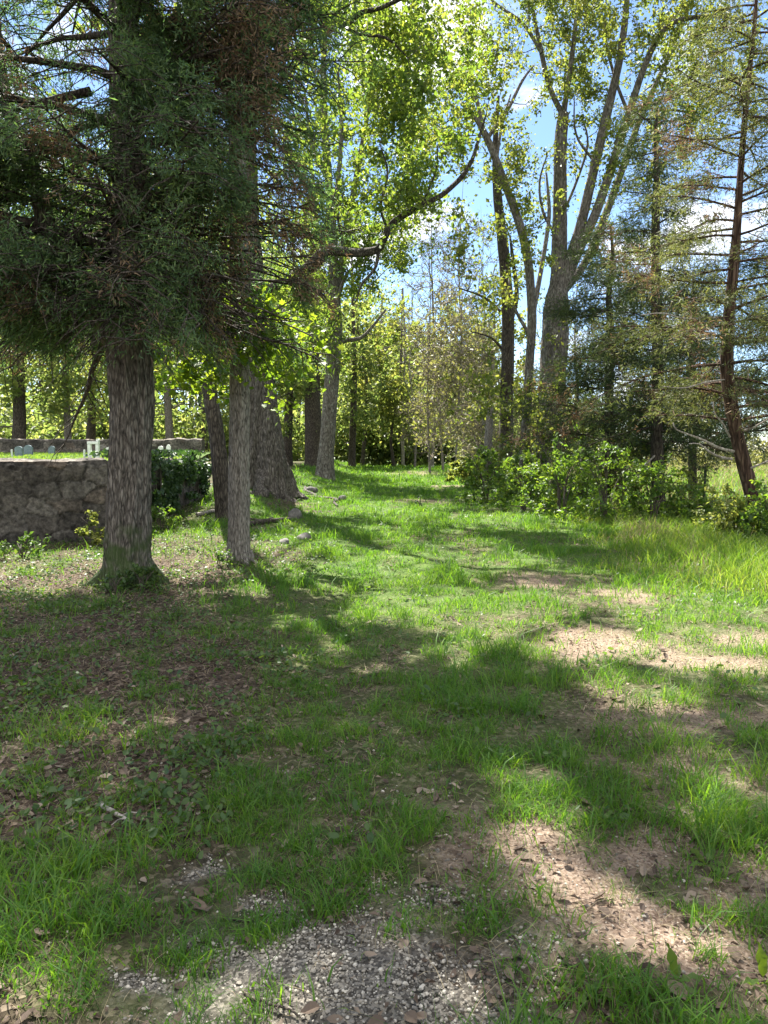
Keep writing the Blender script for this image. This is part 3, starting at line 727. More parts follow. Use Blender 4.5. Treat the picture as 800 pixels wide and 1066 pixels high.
DENS = 2.6
def grow(root, skel, att, start_z, leafspec, mats, twig_rmin=.004, twiglets=4, rc=.35, per=30, sun=True, limb_geo=None, leaf_name='crown', up=.5, straight=.0, maxr=.07, dens=None, skip=(), keep=None):
    """skeleton polylines [(pts, radii)] + attractors -> twigs and leaves under root"""
    org = np.array(root.location)
    if sun and len(att): att = att[thin_for_sun(att, .1 if keep is None else keep, skip)]
    per = int(per * (DENS if dens is None else dens))
    nodes = []; rads = []
    for P, R in skel:
        ok = P[:, 2] > start_z
        nodes.append(P[ok]); rads.append(R[ok])
    cap = sum(len(a) for a in nodes) + len(att) * 8 + 10
    NP = np.zeros((cap, 3)); NR = np.zeros(cap); cnt = 0
    for P, R in zip(nodes, rads):
        NP[cnt:cnt + len(P)] = P; NR[cnt:cnt + len(P)] = R; cnt += len(P)
    base = cnt
    d0 = np.array([np.min(np.linalg.norm(NP[:base] - a, axis=1)) for a in att]) if len(att) else np.zeros(0)
    tw = Geo(); LP = []
    for i in np.argsort(d0):
        a = att[i]
        D = NP[:cnt] - a; d = np.linalg.norm(D, axis=1) + .55 * np.clip(D[:, 2] + .1, 0, None)
        j = int(np.argmin(d)); s = NP[j]; v = a - s; Ln = np.linalg.norm(v)
        if Ln < .05: continue
        if sun and keep is None and (~thin_for_sun(np.array([s + v * .4, s + v * .7]), 0, skip)).any(): continue
        k = 3 if Ln < .8 else (5 if Ln < 2 else 7)
        t = np.linspace(0, 1, k)[:, None]
        bow = np.array([0, 0, -.10 * Ln]) + RNG.normal(size=3) * Ln * .09
        pts = s + v * t + bow * (t * (1 - t) * 4) * .8
        pts[1:-1] += RNG.normal(size=(k - 2, 3)) * Ln * .03
        r0 = min(NR[j] * .7, .007 + .014 * Ln if Ln < 1.1 else .010 + .024 * Ln, maxr); r1 = twig_rmin
        rr = np.linspace(max(r0, twig_rmin), r1, k)
        tube(tw, pts, rr, 4 if r0 < .02 else 6)
        NP[cnt:cnt + k - 1] = pts[1:]; NR[cnt:cnt + k - 1] = rr[1:]; cnt += k - 1
        for _ in range(twiglets):
            st = pts[-1] if RNG.random() < .6 else pts[k // 2]
            dv = unit(RNG.normal(size=3) + unit(v) * .8 + np.array([0, 0, .3])) * rc * RNG.uniform(.5, 1.2)
            tube(tw, np.array([st, st + dv * .5 + RNG.normal(size=3) * rc * .06, st + dv]), np.array([twig_rmin, twig_rmin * .8, twig_rmin * .5]), 3)
            m_ = max(1, per // (twiglets + 1))
            LP.append(st + dv * RNG.uniform(.35, 1.1, (m_, 1)) + RNG.normal(size=(m_, 3)) * rc * .22)
        m_ = max(1, per // (twiglets + 1))
        LP.append(a + RNG.normal(size=(m_, 3)) * rc * .38)
    if not tw.empty():
        tag(tw.build('twigs', mats[1], root, origin=org), kind='stuff')
    if LP and leafspec:
        LP = np.concatenate(LP)
        if sun: LP = LP[thin_for_sun(LP, .02 if keep is None else keep, skip)]
        g = Geo(); leaves(g, LP, **leafspec)
        g.build(leaf_name, mats[0], root, origin=org)
        return len(LP)
    return 0

def px_path(pts, Y, widths=None, dY=None):
    """photo points at depth Y -> world polyline, widths (px) -> radii"""
    P = []
    for i, p in enumerate(pts):
        yy = Y + (dY[i] if dY is not None else 0); P.append(at(p[0], p[1], yy))
    R = None
    if widths is not None: R = [w_ * Y / F / 2 for w_ in widths]
    return np.array(P), R

def root_down(P, depth=.15):
    """start the trunk on the ground, slightly sunk"""
    P = P.copy(); P[0, 2] = float(height(P[0, 0], P[0, 1])) - depth
    return P

def stem_part(name, root, pts, rad, mat, sides=12, rough=.18, step=.2, seed=1, flare=None, furrow=None):
    P, R = spline(pts, rad, step)
    g = Geo(); tube(g, P, R, sides, rough, seed, flare, furrow)
    g.build(name, mat, root, origin=np.array(root.location))
    return P, R

def base_of(px, Y):
    p = at(px, 470, Y); return np.array([p[0], p[1], float(height(p[0], p[1]))])

# ================================================================== LEFT: the big dark cedar
def cedar_boughs(root, boughs, mats, spray, seedn=1, brown=.15, sun=True, keep_fn=None):
    """boughs: (start, azimuth, elevation, length, r0). Flat drooping boughs with side sprays."""
    org = np.array(root.location)
    gb = Geo(); A = []; D = []
    for s, az, el, Ln, r0 in boughs:
        k = max(5, int(Ln / .3))
        d = np.array([cos(az) * cos(el), sin(az) * cos(el), sin(el)]); pts = [np.array(s, float)]
        curve = RNG.normal() * .10; cd_ = np.array([cos(az) * cos(el), sin(az) * cos(el), sin(el)])
        if sun and (~thin_for_sun(np.array([s + cd_ * Ln * q_ for q_ in (.35, .6, .85)]), 0)).sum() >= 2: continue
        for i in range(k):
            d = d + np.array([-d[1], d[0], 0]) * curve * .35 + np.array([0, 0, -.05 + .05 * (i / k > .6)]) + RNG.normal(size=3) * .07
            d = unit(d); pts.append(pts[-1] + d * Ln / k)
        pts = np.array(pts); tube(gb, pts, np.linspace(r0, .006, k + 1), 7 if r0 > .03 else 5)
        nb = int(Ln / spray['gap'])
        for i in range(nb):
            t = .12 + .88 * (i + RNG.random()) / nb
            f = t * k; a = int(min(f, k - 1)); p = mix(pts[a], pts[a + 1], f - a); dd = unit(pts[a + 1] - pts[a])
            sd = unit(np.cross(dd, [0, 0, 1])) * (1 if i % 2 else -1)
            l2 = (spray.get('side0', .25) + .42 * Ln * (1 - t) ** .7 * RNG.uniform(.4, 1.0)); l2 = min(l2, spray.get('side', 1.1))
            d2 = unit(dd * .65 + sd * .75 + RNG.normal(size=3) * .28 + np.array([0, 0, -.12]))
            if sun and not thin_for_sun((p + d2 * l2 * .6)[None], .05)[0]: continue
            q = np.array([p, p + d2 * l2 * .55 + np.array([0, 0, .02]), p + d2 * l2 + np.array([0, 0, -.18 * l2])])
            tube(gb, q, np.array([.009, .006, .003]) * (1 if Ln > 1 else .7), 4)
            m_ = max(2, int(l2 / spray['step']))
            tt = RNG.random(m_)[:, None]
            pp = np.where(tt < .5, q[0] + (q[1] - q[0]) * tt * 2, q[1] + (q[2] - q[1]) * (tt * 2 - 1)) + RNG.normal(size=(m_, 3)) * spray.get('puff', .06)
            A.append(pp); D.append(np.repeat((d2 * .8 + np.array([0, 0, spray.get('hang', -.25)]))[None], m_, 0))
    A = np.concatenate(A); D = np.concatenate(D)
    if sun:
        ok = thin_for_sun(A); A, D = A[ok], D[ok]
    if keep_fn is not None:
        ok = keep_fn(A); A, D = A[ok], D[ok]
    gb.build('boughs', mats[2], root, origin=org)['kind'] = 'stuff'
    nz = vnoise(A[:, 0] * 1.7 + A[:, 2] * .9, A[:, 1] * 1.7 - A[:, 2] * .7, 90 + seedn)
    isb = nz > 1 - brown - .12
    isb &= RNG.random(len(A)) < .8
    for nm, msk, mt in (('crown', ~isb, mats[0]), ('dead_sprays', isb, mats[1])):
        a, d = A[msk], D[msk]; nbl = spray['blades'] if nm == 'crown' else max(3, spray['blades'] - 2)
        a = np.repeat(a, nbl, 0) + RNG.normal(size=(len(a) * nbl, 3)) * spray['scatter']; d = np.repeat(d, nbl, 0)
        g = Geo(); slivers(g, a, d, spray['len'], spray['wid'], spread=.9)
        if not g.empty(): g.build(nm, mt, root, origin=org)
    return len(A)

b = base_of(131, 8.45)
t = thing('cedar_tree', b, 'big furrowed trunk beside the near stone wall, forking under dense dark blue green cedar foliage', 'cedar tree')
P, R = px_path([(131, 612), (133, 560), (136, 480), (137, 420), (134, 350), (133, 290), (136, 200), (132, 100), (128, 0), (126, -200), (122, -450)], 8.45, [46, 43, 41, 42, 45, 36, 32, 29, 25, 17, 6])
P = root_down(P)
P1, R1 = stem_part('trunk', t, P, R, M['bark_big'], 170, .16, .03, 3, flare=(.55, .2, 5, .4), furrow=(.016, 30))
def roots(t, P, r0, n, ln, mat, seed):
    org = np.array(t.location)
    for i in range(n):
        a = i * 2 * pi / n + RNG.normal() * .3; l = ln * RNG.uniform(.6, 1.2); q = []
        for k in range(6):
            u = k / 5; x_ = org[0] + cos(a + .5 * u * RNG.normal()) * (r0 * .55 + l * u); y_ = org[1] + sin(a) * (r0 * .55 + l * u)
            q.append([x_, y_, float(height(x_, y_)) + r0 * .75 * (1 - u) ** 2.2 - .05 * u])
        p_, r_ = spline(q, list(r0 * np.array([.50, .36, .26, .18, .13, .07])), .05)
        g = Geo(); tube(g, p_, r_, 14, .4, seed + i, None, (.006, 10)); g.build('root', mat, t, origin=org)
roots(t, P1, .27, 7, .42, M['bark_big'], 60)
Pf, Rf = px_path([(126, 362), (104, 336), (78, 300), (58, 262), (47, 228), (36, 185), (18, 140), (2, 80), (-10, -30)], 8.45, [24, 22, 21, 20, 18, 16, 13, 11, 8], dY=[0, -.1, -.2, -.3, -.35, -.4, -.5, -.5, -.4])
Pf, Rf = stem_part('limb', t, Pf, Rf, M['bark_big'], 16, .16, .1, 4)
bo = []
H0, H1 = 3.1, 13.0
zt = np.array([p[2] for p in P1])
n_b = 84
for i in range(n_b):
    f = (i + RNG.random()) / n_b
    z = H0 + (H1 - H0) * f ** 1.15
    j = int(np.argmin(np.abs(zt - z)))
    az = i * 2.399 + RNG.normal() * .3
    Ln = (1.3 + 2.1 * (1 - f) ** .8) * RNG.uniform(.75, 1.15)
    if cos(az) > .2: Ln = min(Ln, 2.05 * RNG.uniform(.85, 1.05))       # the right side is a blunt edge
    bo.append((P1[j], az, RNG.uniform(-.1, .30), Ln, .028 + .012 * Ln * (1 - f)))
for i in range(22):                                                    # boughs on the forked limb, reaching left
    j = int(RNG.integers(len(Pf) // 4, len(Pf)))
    bo.append((Pf[j], pi + RNG.normal() * .9, RNG.uniform(-.15, .25), RNG.uniform(1.2, 2.6), .03))
for i in range(64):                                                    # the dense right and front side
    z = RNG.uniform(3.1, 7.6); j = int(np.argmin(np.abs(zt - z)))
    bo.append((P1[j], RNG.uniform(-1.15, .25), RNG.uniform(-.12, .3), RNG.uniform(1.85, 2.5), .022))
for i in range(30):                                                    # low drooping skirt
    z = RNG.uniform(3.1, 4.4); j = int(np.argmin(np.abs(zt - z)))
    bo.append((P1[j], RNG.uniform(-pi, pi), RNG.uniform(0, .25), RNG.uniform(1.5, 2.5), .03))
for i in range(34):
    z = RNG.uniform(2.95, 3.9); j = int(np.argmin(np.abs(zt - z)))
    bo.append((P1[j], RNG.uniform(-pi - .5, .5), RNG.uniform(-.22, .06), RNG.uniform(1.2, 2.3), .022))
for (x0, y0), (x1, y1), dy in (((95, 95), (-60, 128), -.5), ((60, 240), (-60, 238), -.3), ((66, 292), (-70, 290), -.3), ((100, 340), (-40, 345), -.6), ((128, 80), (240, 60), -.8)):
    s = at(x0, y0, 8.3); e = at(x1, y1, 8.3 + dy); v = e - s; Ln = np.linalg.norm(v)
    bo.append((s, math.atan2(v[1], v[0]), math.asin(v[2] / Ln) + .12, Ln * 1.1, .05))
def cedar_keep(A):
    d = A - CAM
    px = 400 + F * d[:, 0] / (d @ FWD); py = 533 - F * (d @ UP) / (d @ FWD)
    nz = fbm(A[:, 0] * 1.3 + 3, A[:, 2] * 1.3, 95, 3)
    p = np.where(px < 150, .8, 1.0)
    p = p * sst(405, 362, py) * np.where(nz > .54, np.where(px < 150, .22, .45), 1) * np.where(fbm(A[:, 0] * 3.4, A[:, 2] * 3.4 + A[:, 1] * 2, 97, 2) > .6, np.where(px < 170, .25, .4), 1)
    return RNG.random(len(A)) < p
nsp = cedar_boughs(t, bo, (M['cedar'], M['dead_spray'], M['bark_dark']), dict(side0=.36, gap=.085, step=.027, blades=7, scatter=.03, len=.068, wid=.0105, puff=.065, hang=-.35), 1, .15, True, cedar_keep)
print('cedar sprays', nsp)

# ------------------------------------------------------------------ straight grey trunk beside it
b = base_of(248, 9.9)
t = thing('ash_tree', b, 'straight slender grey trunk standing to the right of the big furrowed trunk', 'tree')
P, R = px_path([(248, 588), (249, 540), (249, 470), (250, 400), (249, 320), (248, 200), (246, 60), (250, -100), (246, -300), (250, -470)], 9.9, [24, 22, 21, 20, 18.5, 17, 15, 13, 10, 5])
P2, R2 = stem_part('trunk', t, root_down(P), R, M['bark_grey'], 120, .10, .035, 5, flare=(.4, .16, 5, .9), furrow=(.008, 26))
roots(t, P2, .17, 5, .26, M['bark_grey'], 80)
sk = [(P2, R2)]
for pts, ws in (([(249, -60), (300, -190), (360, -300)], [12, 8, 4]), ([(248, -90), (180, -200), (120, -330)], [11, 7, 4]), ([(249, -200), (330, -330), (400, -420)], [9, 6, 3]), ([(249, 330), (290, 335), (325, 350)], [3, 2, 1.2]), ([(249, 372), (215, 372), (185, 380)], [3, 2, 1])):
    a, r = px_path(pts, 9.9, ws, dY=np.array([0, 1.0, 1.6]) * RNG.uniform(-1, 1)); sk.append(stem_part('limb', t, a, r, M['bark_grey'], 8, .1, .15, 6))
att = sample_vol([(290, -260, 10.6, 230, 190, 3.4, 190)])
grow(t, sk, att, 6.4, dict(size=.12, up=.8), (M['leaf_maple'], M['twig']), per=34, rc=.45, leaf_name='crown')
att = sample_vol([(252, 352, 9.3, 66, 36, .45, 30), (275, 368, 10.4, 66, 38, .9, 46), (205, 378, 10.2, 42, 34, .7, 24), (300, 395, 11.2, 36, 30, .8, 18)])
grow(t, sk, att, 2.0, dict(size=.078, up=1.0, lobed=True, fold=.15), (M['leaf_bright'], M['twig']), per=15, rc=.30, leaf_name='low_leaves', twig_rmin=.003)

# ------------------------------------------------------------------ dark leaning stem by the wall end
b = base_of(233, 14.6)
t = thing('dark_tree', b, 'thin dark stem leaning left between the ivy covered wall end and the straight grey trunk', 'tree')
P, R = px_path([(234, 548), (231, 500), (226, 455), (219, 408), (212, 360), (205, 290), (204, 180), (200, 60)], 14.6, [20, 17, 16, 15, 13, 12, 9, 5])
Pd, Rd = stem_part('trunk', t, root_down(P), R, M['bark_dark'], 14, .2, .12, 7)
att = sample_vol([(200, 330, 15, 90, 90, 1.6, 60), (200, 120, 15, 110, 130, 1.8, 50)])
grow(t, [(Pd, Rd)], att, 2.6, dict(size=.12, up=.9), (M['leaf_bright'], M['twig']), per=30, rc=.4)

# ------------------------------------------------------------------ the massive oak with its crooked limb
b = base_of(277, 20)
t = thing('oak_tree', b, 'massive grey trunk with flared base and a long crooked limb over the track', 'oak tree')
P, R = px_path([(280, 520), (279, 505), (275, 470), (270, 425), (265, 380), (260, 320), (256, 240), (252, 140), (248, 30), (246, -80)], 20, [46, 45, 43, 38, 35, 32, 28, 23, 16, 8])
Po, Ro = stem_part('trunk', t, root_down(P), R, M['bark_oak'], 150, .26, .06, 9, flare=(.5, .4, 5, 2.6), furrow=(.028, 30))
roots(t, Po, .62, 7, 1.1, M['bark_oak'], 90)
sk = [(Po, Ro)]
limbs = [([(262, 322), (284, 299), (303, 291), (323, 280), (336, 266), (352, 262), (372, 263), (391, 258), (402, 246), (412, 233), (438, 214), (462, 203), (480, 188), (491, 165), (498, 140), (506, 120)], [22, 20, 19, 18, 17, 14, 12.5, 11, 10, 9, 8, 7, 6, 5, 3.5, 2], [0, -.6, -1, -1.4, -1.8, -2, -2.2, -2.4, -2.5, -2.5, -2.6, -2.6, -2.6, -2.7, -2.7, -2.8]),
         ([(334, 268), (338, 252), (334, 238), (344, 222), (350, 196)], [9, 7, 5, 4, 2], [-1.8] * 5),
         ([(395, 258), (390, 276), (378, 292), (372, 312)], [5, 4, 3, 1.5], [-2.4] * 4),
         ([(355, 262), (356, 248), (352, 225), (358, 200)], [5, 4, 3, 2], [-2.0] * 4),
         ([(405, 243), (398, 215), (402, 180), (396, 150)], [4, 3.4, 3, 1.5], [-2.5] * 4),
         ([(440, 212), (452, 180), (456, 150)], [3.5, 2.6, 1.2], [-2.6] * 3),
         ([(250, 60), (275, 20), (302, 12), (328, 15), (355, 25), (378, 16), (400, 10), (442, -14)], [12, 9, 8, 8, 7, 6, 5, 3], [0, -2, -3.4, -4, -4.4, -4.6, -4.8, -5]),
         ([(355, 25), (372, 34), (398, 40), (425, 60)], [4, 3.4, 3, 1.5], [-4.4] * 4),
         ([(256, 230), (220, 190), (180, 150), (150, 90)], [12, 9, 7, 4], [0, 1, 1.6, 2]), ([(250, 110), (300, 40), (340, -40), (370, -140)], [11, 8, 6, 3], [0, 1, 1.5, 2]), ([(248, 60), (200, -20), (160, -120)], [10, 7, 4], [0, -1, -2])]
for pts, ws, dy in limbs:
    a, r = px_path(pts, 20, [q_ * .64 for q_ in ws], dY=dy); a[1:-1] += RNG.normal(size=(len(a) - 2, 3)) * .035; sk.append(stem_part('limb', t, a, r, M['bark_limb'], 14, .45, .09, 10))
att = sample_vol([(250, -90, 20, 260, 130, 4.5, 150)])
grow(t, sk, att, 4.5, dict(size=.135, up=.6), (M['leaf_maple'], M['twig']), per=32, rc=.48, leaf_name='upper_crown')
att = sample_vol([(345, 130, 18.5, 75, 130, 2.2, 110), (420, 95, 18, 105, 120, 2.6, 80), (340, 30, 16.5, 120, 80, 2.4, 90), (300, 330, 19, 50, 40, 1.5, 26), (405, 215, 17.5, 50, 40, 1.0, 22), (180, 150, 21, 110, 160, 3, 60)])
grow(t, sk, att, 4.5, dict(size=.10, up=.5), (M['leaf_maple'], M['twig']), per=32, rc=.5, dens=3.3, skip=(5, 22), keep=.4)

# ------------------------------------------------------------------ forked grey tree beside the track
b = base_of(338, 30)
t = thing('forked_tree', b, 'pale grey forked trunk at the left track edge with a curving arm each side', 'tree')
P, R = px_path([(338, 497), (340, 470), (343, 430), (347, 380), (349, 340), (348, 300), (346, 240), (341, 170), (337, 110), (338, 40), (342, -40)], 30, [20, 16, 15.5, 15, 14.5, 12, 9, 8, 7, 5, 3])
Pk, Rk = stem_part('trunk', t, root_down(P), R, M['bark_maple'], 18, .14, .2, 12, flare=(.35, .3, 4, .3))
sk = [(Pk, Rk)]
for pts, ws, dy in (([(348, 360), (336, 357), (322, 347), (312, 335), (300, 326), (289, 318)], [6, 6, 5.5, 5, 4, 2], 0), ([(348, 360), (362, 354), (376, 352), (388, 340), (402, 322)], [5, 4.6, 4, 3, 2], 0),
                    ([(350, 310), (357, 270), (364, 225), (374, 170), (384, 110), (392, 40)], [10, 8, 7, 6, 4.5, 2.5], 1), ([(350, 318), (358, 292), (366, 280), (378, 270)], [5, 4, 3, 2], -1), ([(346, 240), (352, 190), (356, 130), (352, 70)], [6, 5, 4, 2], -1), ([(343, 190), (325, 150), (318, 100)], [5, 4, 2], .5)):
    a, r = px_path(pts, 30, ws, dY=[dy * i * .3 for i in range(len(pts))]); sk.append(stem_part('limb', t, a, r, M['bark_maple'], 8, .2, .25, 13))
att = sample_vol([(350, 200, 30, 80, 130, 3.0, 120), (360, 60, 30, 100, 100, 3.2, 95), (320, 350, 29.5, 45, 45, 2.2, 34), (395, 280, 30, 34, 80, 2, 36), (430, 180, 31, 40, 90, 2, 34)])
grow(t, sk, att, 5.0, dict(size=.115, up=.5), (M['leaf_maple'], M['twig']), per=32, rc=.6, twig_rmin=.008, dens=5.0, skip=(5, 22), keep=.55)

# ================================================================== RIGHT: maple group
b = base_of(572, 24)
t = thing('maple_tree', b, 'largest tree on the right, broad grey trunk splitting into tall leaning limbs', 'maple tree')
P, R = px_path([(572, 508), (573, 470), (575, 420), (577, 370), (579, 325), (582, 290), (583, 220), (584, 150), (587, 118)], 24, [33, 29, 27, 26, 26, 16, 13, 12, 10])
Pm, Rm = stem_part('trunk', t, root_down(P), R, M['bark_maple'], 80, .16, .07, 15, flare=(.4, .3, 5, .3), furrow=(.014, 26))
sk = [(Pm, Rm)]
for pts, ws, dy in (([(586, 120), (572, 90), (564, 55), (556, 15), (548, -40)], [8, 7, 6.5, 5, 3], .2), ([(587, 118), (594, 70), (600, 20), (604, -40)], [8.5, 7, 6, 4], -.2), ([(564, 55), (545, 25), (522, 8), (500, -10)], [5, 4.4, 3.6, 2], .3),
                    ([(581, 318), (592, 275), (606, 230), (620, 170), (633, 115), (645, 62), (652, 10), (656, -60)], [16, 15, 14, 13, 12, 10, 8, 5], -.3), ([(583, 312), (602, 262), (622, 218), (640, 165), (655, 118), (668, 78), (682, 45), (700, 24), (735, 17), (768, 20), (800, 30)], [14, 13.5, 13, 11.5, 10, 8.5, 7.5, 6, 5, 4, 2], -.55),
                    ([(585, 306), (610, 272), (634, 215), (652, 165), (668, 120), (690, 72), (712, 20), (730, -40)], [12, 11.5, 11, 10, 8, 6.5, 5, 3], .5), ([(640, 150), (662, 118), (690, 103), (730, 92), (768, 78)], [5, 4.4, 4, 3.4, 1.6], -.6), ([(688, 114), (712, 116), (740, 126), (760, 130)], [3.6, 3.2, 2.6, 1.4], -.5), ([(655, 120), (640, 80), (630, 30), (634, -30)], [5, 4, 3.4, 2], .6),
                    ([(583, 230), (600, 190), (612, 150), (606, 120)], [4.5, 4, 3, 1.6], .6), ([(582, 250), (566, 222), (562, 190), (570, 160)], [4.5, 3.8, 3, 1.4], -.5), ([(700, 24), (712, 0), (735, -30)], [4, 3, 2], 0), ([(620, 170), (600, 140), (598, 100)], [4, 3, 1.4], -.6)):
    a, r = px_path(pts, 24, [q_ * .72 for q_ in ws], dY=[dy * i * .45 for i in range(len(pts))]); sk.append(stem_part('limb', t, a, r, M['bark_maple'], 12, .14, .2, 16))
att = sample_vol([(560, 30, 24, 95, 95, 3.2, 140), (640, 20, 24, 105, 90, 3.5, 130), (735, 60, 22.5, 85, 95, 2.6, 110), (600, 170, 24, 80, 90, 2.6, 70), (700, 150, 23, 65, 60, 2.2, 36), (620, -110, 24, 190, 80, 4, 90), (575, 390, 23.2, 34, 80, 1.1, 30)])
grow(t, sk, att, 3.2, dict(size=.088, up=.3), (M['leaf_spring'], M['twig']), per=20, rc=.38, keep=.6, skip=tuple(range(22)), twig_rmin=.007, dens=4.4)

b = base_of(545, 22.6)
t = thing('maple_tree', b, 'slim grey stem just left of the broad maple trunk, curving left into a high fork', 'maple tree')
P, R = px_path([(544, 508), (546, 470), (549, 420), (552, 370), (554, 330), (551, 280), (543, 240), (532, 208), (518, 170), (506, 142), (495, 122), (482, 108)], 22.6, [11, 10, 9.5, 9, 9.5, 9, 8.5, 8, 7.5, 7, 5, 3])
Ps, Rs = stem_part('trunk', t, root_down(P), R, M['bark_maple'], 14, .14, .15, 18, flare=(.3, .2, 4, 0))
sk = [(Ps, Rs)]
for pts, ws in (([(507, 145), (516, 132), (530, 112), (544, 84), (556, 68)], [4.5, 4, 3.6, 3, 1.5]), ([(505, 142), (498, 110), (490, 75), (484, 30)], [5, 4, 3.5, 2]), ([(517, 168), (521, 140), (526, 118), (532, 98)], [3.6, 3, 2.6, 1.4]), ([(554, 332), (562, 290), (568, 255), (572, 220), (569, 180)], [6, 5, 4.6, 4, 2]), ([(552, 350), (536, 320), (530, 290)], [4, 3, 1.6]), ([(495, 122), (478, 118), (462, 130)], [3, 2.4, 1.2])):
    a, r = px_path(pts, 22.6, ws, dY=[.25 * i for i in range(len(pts))]); sk.append(stem_part('limb', t, a, r, M['bark_maple'], 9, .14, .2, 19))
att = sample_vol([(500, 70, 22.6, 70, 90, 2.4, 66), (460, 130, 22.6, 50, 60, 2, 26), (530, 190, 22.6, 60, 60, 2, 24), (548, 300, 22.4, 50, 70, 1.5, 18), (548, 425, 22, 50, 22, 1.2, 16)])
grow(t, sk, att, 2.4, dict(size=.09, up=.3), (M['leaf_spring'], M['twig']), per=34, rc=.38, sun=False, twig_rmin=.005)

b = base_of(527, 27)
t = thing('dark_tree', b, 'straight dark trunk, second from the left in the right hand tree group', 'tree')
P, R = px_path([(526, 503), (527, 460), (528, 400), (529, 340), (527, 290), (523, 250), (518, 200), (516, 150), (519, 100)], 27, [15, 14, 13.5, 13, 12, 11, 9, 6, 3])
Ps, Rs = stem_part('trunk', t, root_down(P), R, M['bark_dark'], 14, .16, .2, 20, flare=(.3, .25, 4, 0))
sk = [(Ps, Rs)]
for pts, ws in (([(528, 345), (538, 310), (534, 270), (531, 245)], [6, 5, 4, 2]), ([(527, 330), (505, 310), (478, 300)], [3, 2.4, 1.4]), ([(528, 370), (512, 352), (490, 345)], [3, 2.4, 1.2])):
    a, r = px_path(pts, 27, ws); sk.append(stem_part('limb', t, a, r, M['bark_dark'], 7, .14, .25, 21))
att = sample_vol([(512, 270, 27, 50, 70, 2, 36), (505, 400, 27, 42, 60, 1.8, 26), (517, 160, 27, 30, 40, 1.5, 12)])
grow(t, sk, att, 3.0, dict(size=.13, up=.4), (M['leaf_spring'], M['twig']), per=15, rc=.42, sun=False, twig_rmin=.006)

b = base_of(508, 25.5)
t = thing('snag', b, 'short grey broken stem without a top, leftmost of the right hand tree group', 'dead tree')
P, R = px_path([(508, 503), (508, 480), (509, 455), (510, 435), (511, 424)], 25.5, [9.5, 8.5, 8, 7.4, 6])
Ps, Rs = stem_part('trunk', t, root_down(P), R, M['bark_grey'], 12, .18, .15, 22)
a, r = px_path([(509, 450), (503, 438), (500, 422)], 25.5, [3, 2.4, 1.2]); stem_part('branch_stub', t, a, r, M['bark_grey'], 6, .1, .2, 23)

# ------------------------------------------------------------------ cedars on the right
def right_cedar(px, Y, pts, ws, label, z0, z1, Lmax, nb, mats, spray, brown, bark, dead=(), top_shrink=.8, seed=30, extra=()):
    t = thing('cedar_tree', base_of(px, Y), label, 'cedar tree')
    P, R = px_path(pts, Y, ws)
    P, R = stem_part('trunk', t, root_down(P), R, bark, 18, .2, .1, seed, flare=(.3, .2, 4, 1))
    zz = P[:, 2]; bo = []
    for i in range(nb):
        f = (i + RNG.random()) / nb; z = z0 + (z1 - z0) * f; j = int(np.argmin(np.abs(zz - z)))
        az = i * 2.399 + RNG.normal() * .4
        bo.append((P[j], az, RNG.uniform(.0, .45) - .15 * (1 - f), Lmax * (1 - top_shrink * f) * RNG.uniform(.55, 1.1) + .2, .018 + .01 * (1 - f)))
    bo += [(P[int(np.argmin(np.abs(zz - z)))], az, el, Ln, .03) for z, az, el, Ln in extra]
    cedar_boughs(t, bo, (mats[0], mats[1], bark), spray, seed, brown, False)
    for pl, w2, dy in dead:
        a, r = px_path(pl, Y, w2, dY=dy); stem_part('dead_branch', t, a, r, M['bark_dead'], 6, .15, .1, 31)
    return t

right_cedar(790, 12.6, [(792, 560), (784, 520), (775, 485), (766, 445), (759, 405), (757, 372), (759, 330), (764, 280), (768, 230), (772, 170), (778, 100), (786, 20), (790, -50)], [16.5, 15, 14, 13.5, 13, 12.5, 11, 10, 8, 6.5, 5, 3.5, 2],
            'reddish cedar leaning left at the right edge, with pale dead lower branches', 2.0, 9.4, 2.4, 74, (M['cedar_olive'], M['dead_spray']), dict(gap=.17, step=.048, blades=9, scatter=.045, len=.085, wid=.012, puff=.07, hang=-.1, side=.8), .10, M['bark_red'],
            dead=[([(764, 470), (748, 466), (732, 458), (716, 452), (704, 447), (701, 440)], [3.2, 2.8, 2.4, 2, 1.6, 1], [0, -.1, -.2, -.3, -.4, -.4]), ([(762, 478), (750, 476), (738, 470), (728, 462), (718, 462)], [3.4, 3, 2.4, 1.6, 1], [0, -.1, -.2, -.3, -.4]), ([(760, 455), (752, 440), (744, 430), (743, 418)], [2.4, 2, 1.4, .8], [0, -.1, -.2, -.2]),
                  ([(766, 450), (785, 445), (808, 432), (830, 428)], [3, 2.6, 2, 1.2], [0, -.1, -.2, -.3]), ([(774, 490), (795, 482), (820, 470)], [3, 2.2, 1.2], [0, -.2, -.3]), ([(757, 395), (735, 398), (712, 404), (690, 402)], [2.2, 1.8, 1.3, .8], [0, -.3, -.5, -.6]), ([(760, 340), (740, 330), (715, 332), (690, 326), (668, 328)], [2.4, 2, 1.6, 1.2, .8], [0, -.3, -.5, -.7, -.8])], top_shrink=.72, seed=32)
right_cedar(684, 16.6, [(687, 545), (685, 500), (684, 450), (685, 400), (684, 340), (683, 280), (683, 230), (684, 180), (683, 140), (684, 108)], [15, 13, 12, 11.5, 11, 10, 8, 6, 4, 2],
            'tall narrow dark green cedar between the broad maple and the reddish leaning cedar', 1.7, 9.3, 2.0, 84, (M['cedar_mid'], M['dead_spray']), dict(gap=.17, step=.05, blades=9, scatter=.05, len=.11, wid=.015, puff=.08, hang=-.15, side=.8), .12, M['bark_dark'], top_shrink=.78, seed=34,
            dead=[([(686, 470), (676, 480), (668, 488), (664, 500)], [2.2, 2, 1.4, .8], [0, -.2, -.3, -.4]), ([(685, 420), (664, 410), (650, 398)], [2, 1.5, .8], [0, -.2, -.3])])
